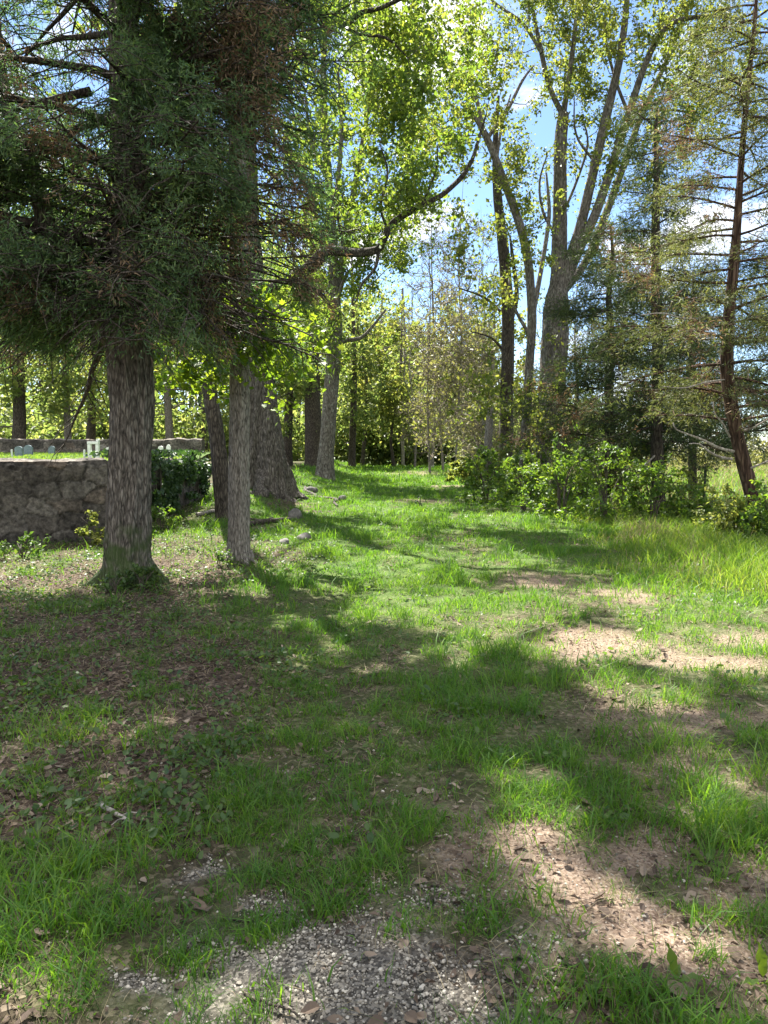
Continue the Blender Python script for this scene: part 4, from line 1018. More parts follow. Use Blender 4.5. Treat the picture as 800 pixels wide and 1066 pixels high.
right_cedar(634, 19.5, [(637, 520), (636, 490), (635, 450), (634, 400), (636, 350), (634, 310), (638, 270), (636, 235)], [12, 11, 10, 9, 8, 6, 4, 2],
            'shorter bushy dark cedar right behind the bushes, between the maple trunk and the tall cedar', 1.6, 7.4, 2.6, 70, (M['cedar_mid'], M['dead_spray']), dict(gap=.19, step=.055, blades=9, scatter=.055, len=.12, wid=.017, puff=.09, hang=-.15, side=.9), .08, M['bark_dark'], top_shrink=.7, seed=36)
right_cedar(722, 23, [(722, 512), (721, 480), (722, 430), (720, 380), (721, 330), (722, 290)], [9, 8, 8, 7, 5, 2],
            'bushy cedar at the field edge behind the fence post', 1.8, 6.6, 2.9, 52, (M['cedar_mid'], M['dead_spray']), dict(gap=.22, step=.065, blades=9, scatter=.065, len=.14, wid=.02, puff=.1, hang=-.15, side=1.0), .14, M['bark_dark'], top_shrink=.6, seed=38)
right_cedar(815, 19, [(815, 530), (814, 480), (812, 420), (814, 340), (815, 270)], [9, 9, 8, 6, 2],
            'dark cedar at the far right edge behind the leaning trunk', 1.9, 7.2, 2.6, 46, (M['cedar_mid'], M['dead_spray']), dict(gap=.2, step=.06, blades=9, scatter=.055, len=.12, wid=.017, puff=.09, hang=-.15, side=.9), .15, M['bark_dark'], top_shrink=.55, seed=39)

# ================================================================== stone walls of the graveyard
def voro(u, v, cell, seed):
    """distance to nearest and second nearest jittered cell point, and the cell's random value"""
    iu = np.floor(u / cell[0]); iv = np.floor(v / cell[1])
    b1 = np.full(u.shape, 9.0); b2 = np.full(u.shape, 9.0); val = np.zeros(u.shape)
    for du in (-1, 0, 1):
        for dv in (-1, 0, 1):
            cu, cv = iu + du, iv + dv
            pu = cu + .1 + .8 * _hash(cu, cv, seed); pv = cv + .1 + .8 * _hash(cu, cv, seed + 1)
            d = np.hypot(u / cell[0] - pu, v / cell[1] - pv)
            hv = _hash(cu, cv, seed + 2)
            nb = d < b1
            b2 = np.where(nb, b1, np.minimum(b2, d)); val = np.where(nb, hv, val); b1 = np.where(nb, d, b1)
    return b1, b2 - b1, val

def stone_wall(path, top, base_off, thick, cell, res, seed, mat, label, ragged=.05):
    path = np.array(path, float)
    seg = np.linalg.norm(np.diff(path, axis=0), axis=1); S = np.concatenate([[0], np.cumsum(seg)])
    n = int(S[-1] / res); s = np.linspace(0, S[-1], n)
    X = np.interp(s, S, path[:, 0]); Y = np.interp(s, S, path[:, 1])
    T = unit(np.stack([np.gradient(X), np.gradient(Y)], -1)); NN = np.stack([T[:, 1], -T[:, 0]], -1)     # outward side
    zb = height(X, Y) - base_off
    zt = top(s) + (fbm(s * 2.2, s * 0, seed, 3) - .5) * ragged * 2 + (vnoise(s * 6, s * 0, seed + 4) > .6) * ragged * .35
    m = int(np.max(zt - zb) / res)
    f = np.linspace(0, 1, m)
    def sheet(offset, sgn):
        U = np.repeat(s[None], m, 0); Z = zb[None] + (zt - zb)[None] * f[:, None]
        wu = U + (fbm(U * 3, Z * 3, seed + 7) - .5) * .38; wv = Z + (fbm(U * 3 + 9, Z * 3, seed + 8) - .5) * .30
        d1, e, val = voro(wu + (sgn < 0) * 77, wv, cell, seed)
        mor = sst(-.02, .12, e) * (.55 + .45 * sst(.35, .55, fbm(U * 2.2, Z * 2.2, seed + 12))) + .25 * (1 - sst(.35, .55, fbm(U * 2.2, Z * 2.2, seed + 12)))
        disp = mor * (.022 + .018 * val) + (fbm(U * 9, Z * 9, seed + 3) - .5) * .035 + (fbm(U * 1.5, Z * 1.5, seed + 5) - .5) * .03
        disp = disp - .05 * sst(.94, 1, f)[:, None]
        V = np.stack([X[None] + NN[None, :, 0] * (offset + sgn * disp), Y[None] + NN[None, :, 1] * (offset + sgn * disp), Z], -1)
        return V, np.stack([mor, val, fbm(U * 2, Z * 2, seed + 11), np.ones_like(mor)], -1)
    g = Geo()
    Vo, co = sheet(thick / 2, 1); Vi, ci = sheet(-thick / 2, -1)
    idx = (np.arange(m - 1)[:, None] * n + np.arange(n - 1)[None]).ravel()
    q = np.stack([idx, idx + 1, idx + n + 1, idx + n], -1)
    g.add(Vo.reshape(-1, 3), quads=q, val=co.reshape(-1, 4)); g.add(Vi.reshape(-1, 3), quads=q[:, ::-1], val=ci.reshape(-1, 4))
    # rough coping on top
    k = 9; tt = np.linspace(0, 1, k)[:, None, None]
    C = Vo[-1][None] * (1 - tt) + Vi[-1][None] * tt
    C[..., 2] += (np.sin(tt[..., 0] * pi) * .03 + (vnoise(s[None] * 7 + tt[..., 0] * 3, tt[..., 0] * 5 + s[None] * 0, seed + 13) - .4) * .05 * np.sin(tt[..., 0] * pi))
    idx = (np.arange(k - 1)[:, None] * n + np.arange(n - 1)[None]).ravel()
    cv = np.ones((k, n, 4)); cv[..., 1] = vnoise(s[None] * 4, tt[..., 0] * 3, seed + 15); cv[..., 2] = .6
    g.add(C.reshape(-1, 3), quads=np.stack([idx, idx + 1, idx + n + 1, idx + n], -1), val=cv.reshape(-1, 4))
    for e in (0, n - 1):                                      # ends
        A = Vo[:, e]; B = Vi[:, e]; kk = np.arange(m - 1)
        qq = np.stack([kk, kk + m, kk + m + 1, kk + 1], -1)
        g.add(np.vstack([A, B]), quads=qq if e else qq[:, ::-1], val=np.tile([1, .4, .5, 1], (2 * m, 1)))
    o = g.build('stone_wall', mat, attr='stone')
    return tag(o, label, 'stone wall')

m, nt, out = new_mat('rubble_masonry'); L = nt.links.new
at_ = N(nt, 'ShaderNodeAttribute', attribute_name='stone'); sp = N(nt, 'ShaderNodeSeparateColor'); L(at_.outputs['Color'], sp.inputs[0])
tc = N(nt, 'ShaderNodeTexCoord')
nz = N(nt, 'ShaderNodeTexNoise', i_Scale=14.0, i_Detail=8.0, i_Roughness=.7); L(tc.outputs['Object'], nz.inputs['Vector'])
sc_ = ramp(nt, [(0, (.065, .060, .055)), (.35, (.11, .098, .087)), (.6, (.155, .142, .128)), (.85, (.135, .108, .088)), (1, (.23, .215, .198))], sp.outputs[1])
mo = N(nt, 'ShaderNodeMix', data_type='RGBA'); L(sp.outputs[0], mo.inputs[0]); mo.inputs[6].default_value = (.05, .046, .041, 1); L(sc_, mo.inputs[7])
st = N(nt, 'ShaderNodeMix', data_type='RGBA', blend_type='MULTIPLY'); st.inputs[0].default_value = .9; L(mo.outputs[2], st.inputs[6])
L(ramp(nt, [(.34, (.25, .24, .23)), (.5, (.85, .83, .81)), (.66, (1.6, 1.56, 1.5))], nz.outputs['Fac']), st.inputs[7])
s2 = N(nt, 'ShaderNodeMix', data_type='RGBA', blend_type='MULTIPLY'); s2.inputs[0].default_value = .8; L(st.outputs[2], s2.inputs[6])
L(ramp(nt, [(.35, (.5, .5, .5)), (.6, (1.1, 1.1, 1.08))], sp.outputs[2]), s2.inputs[7])
bp = N(nt, 'ShaderNodeBump', i_Strength=.8, i_Distance=.03); L(nz.outputs['Fac'], bp.inputs['Height'])
pb = N(nt, 'ShaderNodeBsdfPrincipled', i_Roughness=.92); pb.inputs['Specular IOR Level'].default_value = .15
L(s2.outputs[2], pb.inputs['Base Color']); L(bp.outputs[0], pb.inputs['Normal']); L(pb.outputs[0], out.inputs[0])
M['masonry'] = m

c_l = at(-70, 480, 11.2); c_c = at(108, 480, 12.5); c_e = at(200, 480, 17.6)
stone_wall([(c_l[0] - 5, c_l[1] - .4), (c_l[0], c_l[1]), (c_c[0], c_c[1])], lambda s: 1.40 + 0 * s, .25, .5, (.42, .26), .022, 5, M['masonry'], 'dark rough rubble stone wall with ragged top at the left edge, behind the big trunk', .03)
stone_wall([(c_c[0] - .24, c_c[1] + .25), ((c_c[0] + c_e[0]) / 2 - .05, (c_c[1] + c_e[1]) / 2), (c_e[0], c_e[1])], lambda s: 1.38 - .05 * s / 5, .3, .5, (.34, .20), .035, 15, M['masonry'], 'side of the stone wall running back beyond the big trunk, hung with ivy', .05)
f0 = at(-120, 470, 31); f1 = at(212, 470, 31)
stone_wall([(f0[0], f0[1]), (f1[0], f1[1])], lambda s: 2.03 + 0 * s, .1, .5, (.4, .24), .06, 25, M['masonry'], 'distant dark stone wall closing the far side of the raised graveyard', .05)

# raised lawn inside the walls
yard = Geo()
ys = np.linspace(11.45, 34, 60); xs = np.linspace(0, 1, 40)
xl = np.full_like(ys, -24.0); xr = np.where(ys < c_c[1] + .1, np.interp(ys, [11.2, c_c[1]], [c_l[0], c_c[0] - .1]), np.interp(ys, [c_c[1], c_e[1], 31, 34], [c_c[0] - .1, c_e[0], f1[0] + .3, f1[0] + .3]))
XX = xl[:, None] + (xr - xl)[:, None] * xs[None]; YY = np.repeat(ys[:, None], 40, 1)
def yard_h(x, y): return 1.215 + .014 * (y - 11) + (fbm(x * .7, y * .7, 44) - .5) * .05
ZZ = yard_h(XX, YY); idx = (np.arange(59)[:, None] * 40 + np.arange(39)[None]).ravel()
yard.add(np.stack([XX, YY, ZZ], -1).reshape(-1, 3), quads=np.stack([idx, idx + 1, idx + 41, idx + 40], -1), val=np.tile([1, 0, 0, 0], (2400, 1)))
tag(yard.build('graveyard_lawn', M['ground'], attr='cover'), kind='structure')
g = Geo(); n = 26000
y = RNG.uniform(12, 30.8, n); x = RNG.uniform(-18, -3.5, n); lim = np.interp(y, ys, xr); ok = x < lim - .3; x, y = x[ok], y[ok]
b0 = g.n; blades(g, x, y, .03 + .05 * RNG.random(len(x)), .02 + 0 * x, .3 + .7 * RNG.random(len(x)))
v = g.v[-1].reshape(-1, 5, 3); v[:, :, 2] += (yard_h(x, y) - height(x, y))[:, None]; g.v[-1] = v.reshape(-1, 3)
tag(g.build('graveyard_grass', M['grass_tall']), 'short sunny grass inside the walled graveyard', 'grass', kind='stuff')

# headstones
import bmesh
def slab(name, mat, wd, th, ht, shape, parent=None, loc=(0, 0, 0), rot=0):
    bm = bmesh.new()
    if shape == 'round':
        prof = [(-wd / 2, 0), (wd / 2, 0)] + [(wd / 2 * cos(a), ht - wd / 2 * .7 + wd / 2 * .7 * sin(a)) for a in np.linspace(0, pi, 11)]
    elif shape == 'shoulder':
        prof = [(-wd / 2, 0), (wd / 2, 0), (wd / 2, ht * .82), (wd * .36, ht * .82)] + [(wd * .36 * cos(a), ht * .82 + ht * .18 * sin(a)) for a in np.linspace(.15, pi - .15, 9)] + [(-wd * .36, ht * .82), (-wd / 2, ht * .82)]
    else:
        prof = [(-wd / 2, 0), (wd / 2, 0), (wd / 2, ht), (-wd / 2, ht)]
    f = bm.faces.new([bm.verts.new((px, -th / 2, pz)) for px, pz in prof])
    r = bmesh.ops.extrude_face_region(bm, geom=[f]); bmesh.ops.translate(bm, vec=(0, th, 0), verts=[e for e in r['geom'] if isinstance(e, bmesh.types.BMVert)])
    bmesh.ops.recalc_face_normals(bm, faces=bm.faces)
    bmesh.ops.bevel(bm, geom=[e for e in bm.edges if e.calc_face_angle(0) > .6], offset=.008, segments=2, affect='EDGES')
    me = bpy.data.meshes.new(name); bm.to_mesh(me); bm.free(); me.materials.append(mat)
    o = bpy.data.objects.new(name, me); COL.objects.link(o); o.location = loc; o.rotation_euler = (RNG.normal() * .03, RNG.normal() * .03, rot)
    if parent: o.parent = parent
    return o

p = at(98, 476, 19.5); z0 = float(yard_h(p[0], p[1])) - .02
t = thing('gravestone', (p[0], p[1], z0), 'small bright white marble grave marker shaped like an arch just left of the big trunk', 'gravestone')
slab('side_post', M['marble'], .085, .10, .42, 'flat', t, (-.10, 0, 0)); slab('side_post', M['marble'], .085, .10, .42, 'flat', t, (.10, 0, 0))
slab('arch_top', M['marble'], .30, .12, .07, 'flat', t, (0, 0, .423)); slab('finial', M['marble'], .08, .07, .07, 'round', t, (.12, 0, .495))
for px, Y, wd, ht, sh, mt, lb in ((20, 24, .42, .52, 'round', 'slate', 'weathered blue grey headstone with round top, far left behind the wall'), (30, 26, .55, .55, 'shoulder', 'slate', 'wide blue grey headstone with shoulders inside the graveyard'),
                                  (13, 22, .05, .40, 'flat', 'marble', 'thin white grave post at the left behind the wall'), (88, 22, .06, .40, 'flat', 'marble', 'thin white grave post beside the arched marker'),
                                  (113, 24, .3, .46, 'shoulder', 'marble', 'pale headstone half hidden by the big furrowed trunk'), (168, 27, .30, .50, 'round', 'marble', 'pale round topped headstone seen right of the big furrowed trunk'),
                                  (176, 28, .28, .58, 'shoulder', 'marble', 'taller pale shouldered headstone right of the big furrowed trunk'), (54, 28, .4, .5, 'round', 'slate', 'dark headstone standing before the distant wall')):
    p = at(px, 476, Y); o = slab('gravestone', M[mt], wd * .6, .07, ht * .66, sh, None, (p[0], p[1], float(yard_h(p[0], p[1])) - .02), RNG.normal() * .15)
    tag(o, lb, 'gravestone')

# ivy on the wall end
def leaf_thing(name, pts_leaf, size, mat, label, cat, stems=None, stem_mat=None, up=.3, aspect=.8, lobed=False):
    c = pts_leaf.mean(0); c[2] = float(height(c[0], c[1]))
    t = thing(name, c, label, cat)
    pts_leaf = pts_leaf[thin_for_sun(pts_leaf)]
    g = Geo(); leaves(g, pts_leaf, size, up=up, aspect=aspect, lobed=lobed); g.build('foliage', mat, t, origin=c)
    if stems:
        g = Geo()
        for P, R in stems: tube(g, P, R, 5)
        g.build('stems', stem_mat or M['twig'], t, origin=c)['kind'] = 'stuff'
    return t
d2 = (c_e - c_c)[:2]; nrm = unit(np.array([d2[1], -d2[0]]))
n = 5200; u = RNG.random(n) ** .9; zz = RNG.random(n)
u = u * 1.02; X = c_c[0] + d2[0] * u + nrm[0] * (.30 + .16 * RNG.random(n)); Yv = c_c[1] + d2[1] * u + nrm[1] * (.30 + .16 * RNG.random(n))
ztop = 1.48 + .12 * np.sin(u * 9); zb_ = .2 + .5 * fbm(u * 6, u * 0, 83); Z = zb_ + (ztop - zb_) * zz
P = np.stack([X, Yv, Z], -1); ok = (fbm(u * 14, Z * 2.6, 84) > .47); P = P[ok]
top_n = 900; ut = RNG.random(top_n); P = np.vstack([P, np.stack([c_c[0] + d2[0] * ut + RNG.normal(size=top_n) * .15, c_c[1] + d2[1] * ut + RNG.normal(size=top_n) * .15, 1.46 + .10 * RNG.random(top_n)], -1)])
st = []
for i in range(14):
    uu = RNG.random(); q = []
    for k in range(7): q.append([c_c[0] + d2[0] * (uu + .02 * RNG.normal()) + nrm[0] * .33, c_c[1] + d2[1] * uu + nrm[1] * .33, .15 + 1.3 * k / 6])
    st.append((np.array(q), np.linspace(.012, .005, 7)))
leaf_thing('ivy', P, .085, M['leaf_ivy'], 'dark ivy hanging over the side of the stone wall between the two trunks', 'ivy', st, M['twig'])

# ================================================================== shrubs along the right bank and elsewhere
def shrub(px, py, Y, wpx, hpx, label, leaf='leaf_shrub', n=26, per=36, size=.075, name='shrub', rc=.17, twl=2, depth=None, stems=7, up=.8, cat='shrub', mat_t='twig', dens=1.0):
    x = (px - 400) / F * Y; b_ = np.array([x, Y, float(height(x, Y))])
    t = thing(name, b_, label, cat)
    wd = wpx * Y / F / 2; ht = hpx * Y / F
    sk = []; g = Geo()
    for i in range(stems):
        a = RNG.random() * 2 * pi; r = RNG.random() * .55
        tip = b_ + np.array([cos(a) * wd * (.3 + r), sin(a) * wd * .7 * (.3 + r), ht * RNG.uniform(.55, .95)])
        s0 = b_ + np.array([cos(a), sin(a), 0]) * RNG.random() * .12 * wd; s0[2] = float(height(s0[0], s0[1])) - .03
        mid = (s0 + tip) / 2 + np.array([-cos(a), -sin(a), .6]) * wd * .15
        P, R = spline([s0, mid, tip], [.008 + .006 * ht, .006 + .004 * ht, .004], .15)
        tube(g, P, R, 5); sk.append((P, R))
    g.build('stems', M[mat_t], t, origin=b_)['kind'] = 'stuff'
    d = rand_dirs(n) * (RNG.random((n, 1)) ** .33); d[:, 2] = np.abs(d[:, 2]) * 1.0
    lump = 1 + .35 * (vnoise(d[:, 0] * 2.5 + px, d[:, 1] * 2.5 + d[:, 2] * 2) - .5) * 2 if False else 1
    att = b_ + d * np.array([wd, (depth or wd * .8), ht * .95]) + np.array([0, 0, .06])
    grow(t, sk, att, b_[2] + .02, dict(size=size, up=up), (M[leaf], M[mat_t]), per=per, rc=rc, twiglets=twl, leaf_name='foliage', twig_rmin=.003, sun=False, dens=dens)
    return t
SH = [(508, 548, 19.5, 60, 46, 'light green shrub at the left end of the bank bushes beside the track', 'leaf_shrub'), (545, 560, 17.2, 64, 52, 'rounded green shrub below the slim grey stem', 'leaf_shrub'),
      (586, 566, 16.0, 70, 66, 'dense shrub below the broad maple trunk', 'leaf_shrub'), (632, 575, 14.6, 78, 78, 'largest leafy bank shrub, with a dark hollow under it', 'leaf_shrub'),
      (682, 580, 14.2, 60, 60, 'tangled shrub at the foot of the tall narrow cedar', 'leaf_shrub'), (722, 572, 14.4, 56, 40, 'low shrub in front of the fence post', 'leaf_shrub'),
      (762, 590, 12.2, 58, 44, 'low yellow green shrub left of the leaning cedar foot', 'leaf_yellow'), (808, 596, 11.6, 60, 60, 'shrub at the right edge in front of the leaning cedar', 'leaf_shrub'),
      (606, 545, 19.5, 80, 70, 'upright shrub behind the front bushes, under the bushy cedar', 'leaf_shrub'), (655, 545, 18.5, 70, 66, 'yellowish shrub behind the largest bank shrub', 'leaf_yellow'),
      (560, 540, 21.5, 70, 60, 'shrub hiding the foot of the broad maple', 'leaf_shrub'), (520, 525, 25, 60, 40, 'small shrub hiding the foot of the straight dark trunk', 'leaf_shrub'),
      (488, 512, 29, 40, 26, 'small shrub at the right track edge near the crest', 'leaf_yellow')]
for px, py, Y, wp, hp, lb, lf in SH:
    shrub(px, py, Y, wp * 1.15, hp * RNG.uniform(1.05, 1.35), lb, lf, n=50, per=38, size=.07 * max(1, Y / 16), rc=.17)
for px, py, Y, wp, hp, lb, lf in ((562, 545, 18.5, 44, 112, 'thin leafy sapling in front of the broad maple trunk', 'leaf_spring'), (604, 548, 18.0, 40, 96, 'leafy sapling rising from the bushes right of the broad maple', 'leaf_shrub'),
                                  (652, 552, 16.8, 42, 100, 'tallest leafy sapling between the two dark cedars', 'leaf_spring'), (528, 530, 21.5, 34, 84, 'slight sapling rising from the bushes beside the slim grey stem', 'leaf_yellow'), (712, 560, 15.8, 34, 62, 'small sapling right of the tall narrow cedar', 'leaf_yellow')):
    shrub(px, py, Y, wp, hp, lb, lf, n=34, per=22, size=.075, rc=.17, name='sapling', cat='sapling', stems=4, depth=.7)
shrub(118, 603, 8.0, 34, 18, 'low weeds on the left side of the big furrowed trunk base', 'weed', n=12, per=22, size=.04, name='weed_plant', cat='weed', stems=4, rc=.06, twl=1)
shrub(236, 590, 9.6, 28, 14, 'low weeds at the foot of the straight slender grey trunk', 'weed', n=12, per=20, size=.04, name='weed_plant', cat='weed', stems=4, rc=.06, twl=1)
shrub(146, 600, 8.1, 40, 26, 'small weedy plant at the foot of the big furrowed trunk', 'weed', n=16, per=26, size=.045, name='weed_plant', cat='weed', stems=5, rc=.07, twl=1)
shrub(100, 570, 11.6, 50, 34, 'leafy plant growing against the foot of the stone wall', 'leaf_yellow', n=18, per=26, size=.06, name='weed_plant', cat='weed', stems=5, rc=.09, twl=1)
shrub(167, 545, 13.0, 40, 28, 'leafy plant below the ivy, between the two near trunks', 'leaf_shrub', n=18, per=26, size=.06, name='weed_plant', cat='weed', stems=5, rc=.09, twl=1)
shrub(20, 590, 10.4, 70, 22, 'low leafy plant at the left edge below the stone wall', 'weed', n=20, per=24, size=.05, name='weed_plant', cat='weed', stems=6, rc=.09, twl=1)
shrub(437, 533, 18.3, 8, 14, 'small dark sprout standing alone in the middle of the track', 'leaf_ivy', n=6, per=12, size=.07, name='sprout', cat='weed', stems=3, rc=.06, twl=0)

# ================================================================== middle distance
def far_tree(name, px, Y, wpx, htpx, crown, label, leaf='leaf_far', lean=0, size=.2, per=26, rc=.7, bark='bark_grey', mat_t='twig', nl=5, cat='tree', twl=2, rmin=.008, start=None, dens=2.4):
    """crown: list of (px,py,rx,ry,depth,count)"""
    b_ = base_of(px, Y); t = thing(name, b_, label, cat)
    top = at(px + lean, htpx, Y)
    m1 = mix(b_, top, .35) + np.array([RNG.normal() * .12, RNG.normal() * .2, 0]); m2 = mix(b_, top, .7) + np.array([RNG.normal() * .25, RNG.normal() * .3, 0])
    r = wpx * Y / F / 2
    P, R = stem_part('trunk', t, root_down(np.array([b_, m1, m2, top])), [r * 1.15, r * .85, r * .45, r * .06], M[bark], 9, .14, .5, 50, flare=(.3, .3, 4, RNG.random() * 6))
    sk = [(P, R)]; g = Geo()
    for i in range(nl):
        j = int(len(P) * RNG.uniform(.35, .85)); az = RNG.random() * 2 * pi; ln = RNG.uniform(.12, .3) * (top[2] - b_[2])
        e = P[j] + np.array([cos(az) * .7, sin(az) * .7, RNG.uniform(.5, 1)]) * ln
        p_, r_ = spline([P[j], mix(P[j], e, .5) + RNG.normal(size=3) * ln * .08 - np.array([0, 0, ln * .05]), e], [R[j] * .6, R[j] * .4, R[j] * .15], .4)
        tube(g, p_, r_, 6, .1, i); sk.append((p_, r_))
    g.build('limbs', M[bark], t, origin=b_)['kind'] = 'stuff'
    att = sample_vol([(c[0], c[1], Y, c[2], c[3], c[4], c[5]) for c in crown])
    gz = height(att[:, 0], att[:, 1]); att = att[att[:, 2] > gz + .35]
    grow(t, sk, att, b_[2] + (start if start is not None else 1.2), dict(size=size, up=.5), (M[leaf], M[mat_t]), per=per, rc=rc, twiglets=twl, twig_rmin=rmin, sun=False, dens=dens)
    return t
FT = [('broadleaf_tree', 20, 36, 13, 120, [(30, 260, 90, 150, 4, 70), (10, 400, 70, 60, 3, 40)], 'thick dark trunk beyond the graveyard at the left edge under pale green leaves', 'leaf_far', 0, 'bark_dark'),
      ('broadleaf_tree', 72, 38, 7, 160, [(75, 330, 60, 120, 3.5, 70)], 'thin pale trunk beyond the distant wall, left of two', 'leaf_far', 3, 'bark_grey'),
      ('broadleaf_tree', 94, 42, 9, 150, [(110, 330, 70, 130, 4, 70)], 'trunk beyond the distant wall, just left of the big furrowed trunk', 'leaf_yellow', 4, 'bark_dark'),
      ('broadleaf_tree', 178, 40, 8, 180, [(190, 350, 70, 120, 4, 75)], 'leafy tree beyond the distant wall between the two near trunks', 'leaf_far', -3, 'bark_grey'),
      ('broadleaf_tree', 299, 38, 9, 220, [(300, 370, 45, 100, 3, 60)], 'straight trunk behind the massive oak on its right', 'leaf_far', 2, 'bark_dark'),
      ('broadleaf_tree', 327, 37, 17, 150, [(310, 340, 60, 90, 3, 60), (320, 240, 60, 60, 3, 20)], 'thick dark trunk right behind the forked grey tree', 'leaf_far', -4, 'bark_dark'),
      ('broadleaf_tree', 366, 44, 7, 230, [(365, 390, 40, 80, 3, 60)], 'slender dark trunk just right of the forked grey tree', 'leaf_far', 0, 'bark_dark'),
      ('broadleaf_tree', 377, 48, 4, 250, [(385, 380, 40, 80, 3, 55)], 'very thin trunk left of the track crest', 'leaf_yellow', 3, 'bark_dark'),
      ('sapling', 411, 47, 3.5, 400, [(412, 425, 28, 36, 1.6, 30)], 'small leaning sapling in the gap where the track disappears', 'leaf_yellow', -5, 'bark_dark'),
      ('broadleaf_tree', 262, 44, 8, 200, [(250, 330, 60, 110, 4, 60)], 'tree far behind the massive oak on its left', 'leaf_far', 2, 'bark_grey'),
      ('broadleaf_tree', 445, 56, 7, 330, [(440, 410, 48, 60, 4, 75)], 'pale leafy tree beyond the crest in line with the track', 'leaf_yellow', 2, 'bark_grey'),
      ('broadleaf_tree', 425, 64, 7, 320, [(424, 395, 44, 66, 4, 100)], 'pale round crowned tree closing the end of the track', 'leaf_yellow', 1, 'bark_grey'),
      ('broadleaf_tree', 476, 58, 7, 300, [(478, 395, 46, 72, 4, 100)], 'pale leafy tree beyond the crest behind the tan scrub', 'leaf_far', -2, 'bark_grey'),
      ('broadleaf_tree', 512, 55, 7, 290, [(514, 390, 44, 76, 4, 95)], 'pale leafy tree beyond the crest behind the snag', 'leaf_yellow', 2, 'bark_grey'),
      ('broadleaf_tree', 398, 60, 7, 300, [(400, 400, 50, 70, 4, 80)], 'leafy tree beyond the crest left of the track', 'leaf_far', 0, 'bark_grey')]
for nm, px, Y, wp, tp, cr, lb, lf, ln, bk in FT:
    far_tree(nm, px, Y, wp, tp, cr, lb, lf, ln, size=.19 * max(1, Y / 42), per=30, rc=.75, bark=bk)

# tan twiggy scrub right of the crest, and bare pale trees against the sky
SCR = [(448, 36, 250, [(448, 400, 24, 80, 2.2, 90)], 'leaf_tan', 'tan twiggy small tree at the right end of the track crest'), (474, 33, 215, [(474, 380, 26, 100, 2.2, 120)], 'leaf_tan', 'tall tan twiggy scrub tree beside the snag'),
       (497, 36, 240, [(496, 390, 26, 90, 2.2, 100)], 'leaf_tan', 'tan twiggy scrub tree directly behind the snag'), (462, 40, 330, [(462, 440, 34, 36, 2.2, 70)], 'leaf_yellow', 'low yellowish scrub at the right of the crest'),
       (432, 45, 340, [(434, 445, 26, 30, 2, 50)], 'leaf_yellow', 'low bright green scrub in the track gap'), (545, 34, 330, [(548, 420, 40, 60, 2.6, 80)], 'leaf_tan', 'tan scrub behind the slim grey stem'),
       (505, 30, 400, [(496, 450, 24, 34, 1.8, 50)], 'leaf_tan', 'low reddish tan scrub in front of the snag')]
for px, Y, tp, cr, lf, lb in SCR:
    far_tree('scrub_tree', px, Y, 2.2, tp, cr, lb, lf, RNG.normal() * 4, size=.13, per=14, rc=.6, bark='bark_grey', mat_t='twig_pale', nl=10, twl=7, rmin=.013, start=.4, cat='scrub', dens=1.7)
for px, Y, tp, cr, lb in ((450, 42, 200, [(450, 270, 36, 60, 2.4, 110)], 'bare pale branched tree against the cloud above the track'), (483, 40, 180, [(484, 290, 32, 80, 2.4, 130)], 'bare twiggy tree behind the straight dark trunk'), (420, 50, 300, [(425, 335, 28, 45, 2, 70)], 'bare thin tree over the track gap'), (605, 34, 260, [(600, 340, 46, 60, 2.4, 90)], 'bare twiggy tree behind the broad maple')):
    far_tree('bare_tree', px, Y, 3, tp, cr, lb, 'leaf_spring', 0, size=.10, per=6, rc=.6, bark='bark_grey', mat_t='twig_pale', nl=12, twl=6, rmin=.014, start=2, dens=1)

# far-off woods that read as one mass
g = Geo(); gt = Geo()
def mass(specs, size, tr=True):
    for px, py, Y, rx, ry, dz, n in specs:
        P = sample_vol([(px, py, Y, rx, ry, dz, max(4, n // 60))])
        Q = (P[:, None] + RNG.normal(size=(len(P), 60, 3)) * .9).reshape(-1, 3)
        Q = Q[Q[:, 2] > height(Q[:, 0], Q[:, 1])]
        leaves(g, Q, size, up=.4)
sp_ = []
for i in range(30):
    px = -60 + 450 * i / 29 + RNG.normal() * 8; Y = RNG.uniform(58, 85)
    top = np.interp(px, [-60, 60, 200, 330, 400], [150, 170, 200, 260, 330]) + RNG.normal() * 25
    sp_.append((px, (top + 480) / 2, Y, 34, (480 - top) / 2, 4.5, 4000))
for i in range(9):
    px = 395 + 130 * i / 8; Y = RNG.uniform(75, 100); top = RNG.uniform(385, 415); sp_.append((px, (top + 490) / 2, Y, 24, (490 - top) / 2, 4, 2000))
for i in range(26):
    px = -60 + 500 * i / 25; Y = RNG.uniform(46, 60); top = RNG.uniform(415, 445); sp_.append((px, (top + 485) / 2, Y, 26, (485 - top) / 2, 2.0, 1700))
for i in range(12):
    px = 430 + 190 * i / 11; Y = RNG.uniform(48, 60); top = RNG.uniform(400, 440); sp_.append((px, (top + 490) / 2, Y, 24, (490 - top) / 2, 2.0, 1500))
mass(sp_, .30)
for i in range(46):
    px = RNG.uniform(-60, 440); Y = RNG.uniform(52, 80); b_ = base_of(px, Y); tpz = at(px, 300, Y)
    tube(gt, np.array([b_, mix(b_, tpz, .5) + RNG.normal(size=3) * .2, tpz]), np.array([.16, .12, .05]) * RNG.uniform(.6, 1.5), 6)
wood = g.build('far_woods', M['leaf_far']); tag(wood, 'light green woodland filling the distance on the left and centre', 'woods', kind='stuff')
gt.build('far_trunks', M['bark_dark'], wood)['kind'] = 'stuff'
g = Geo()
for i in range(34):
    px = 600 + 340 * i / 33; Y = RNG.uniform(66, 100); top = RNG.uniform(455, 474)
    sp1 = [(px, (top + 492) / 2, Y, 22, (492 - top) / 2, 2.5, 700)]; mass(sp1, .30)
tag(g.build('field_hedge', M['leaf_tan']), 'brownish brush along the far edge of the field on the right', 'brush', kind='stuff')

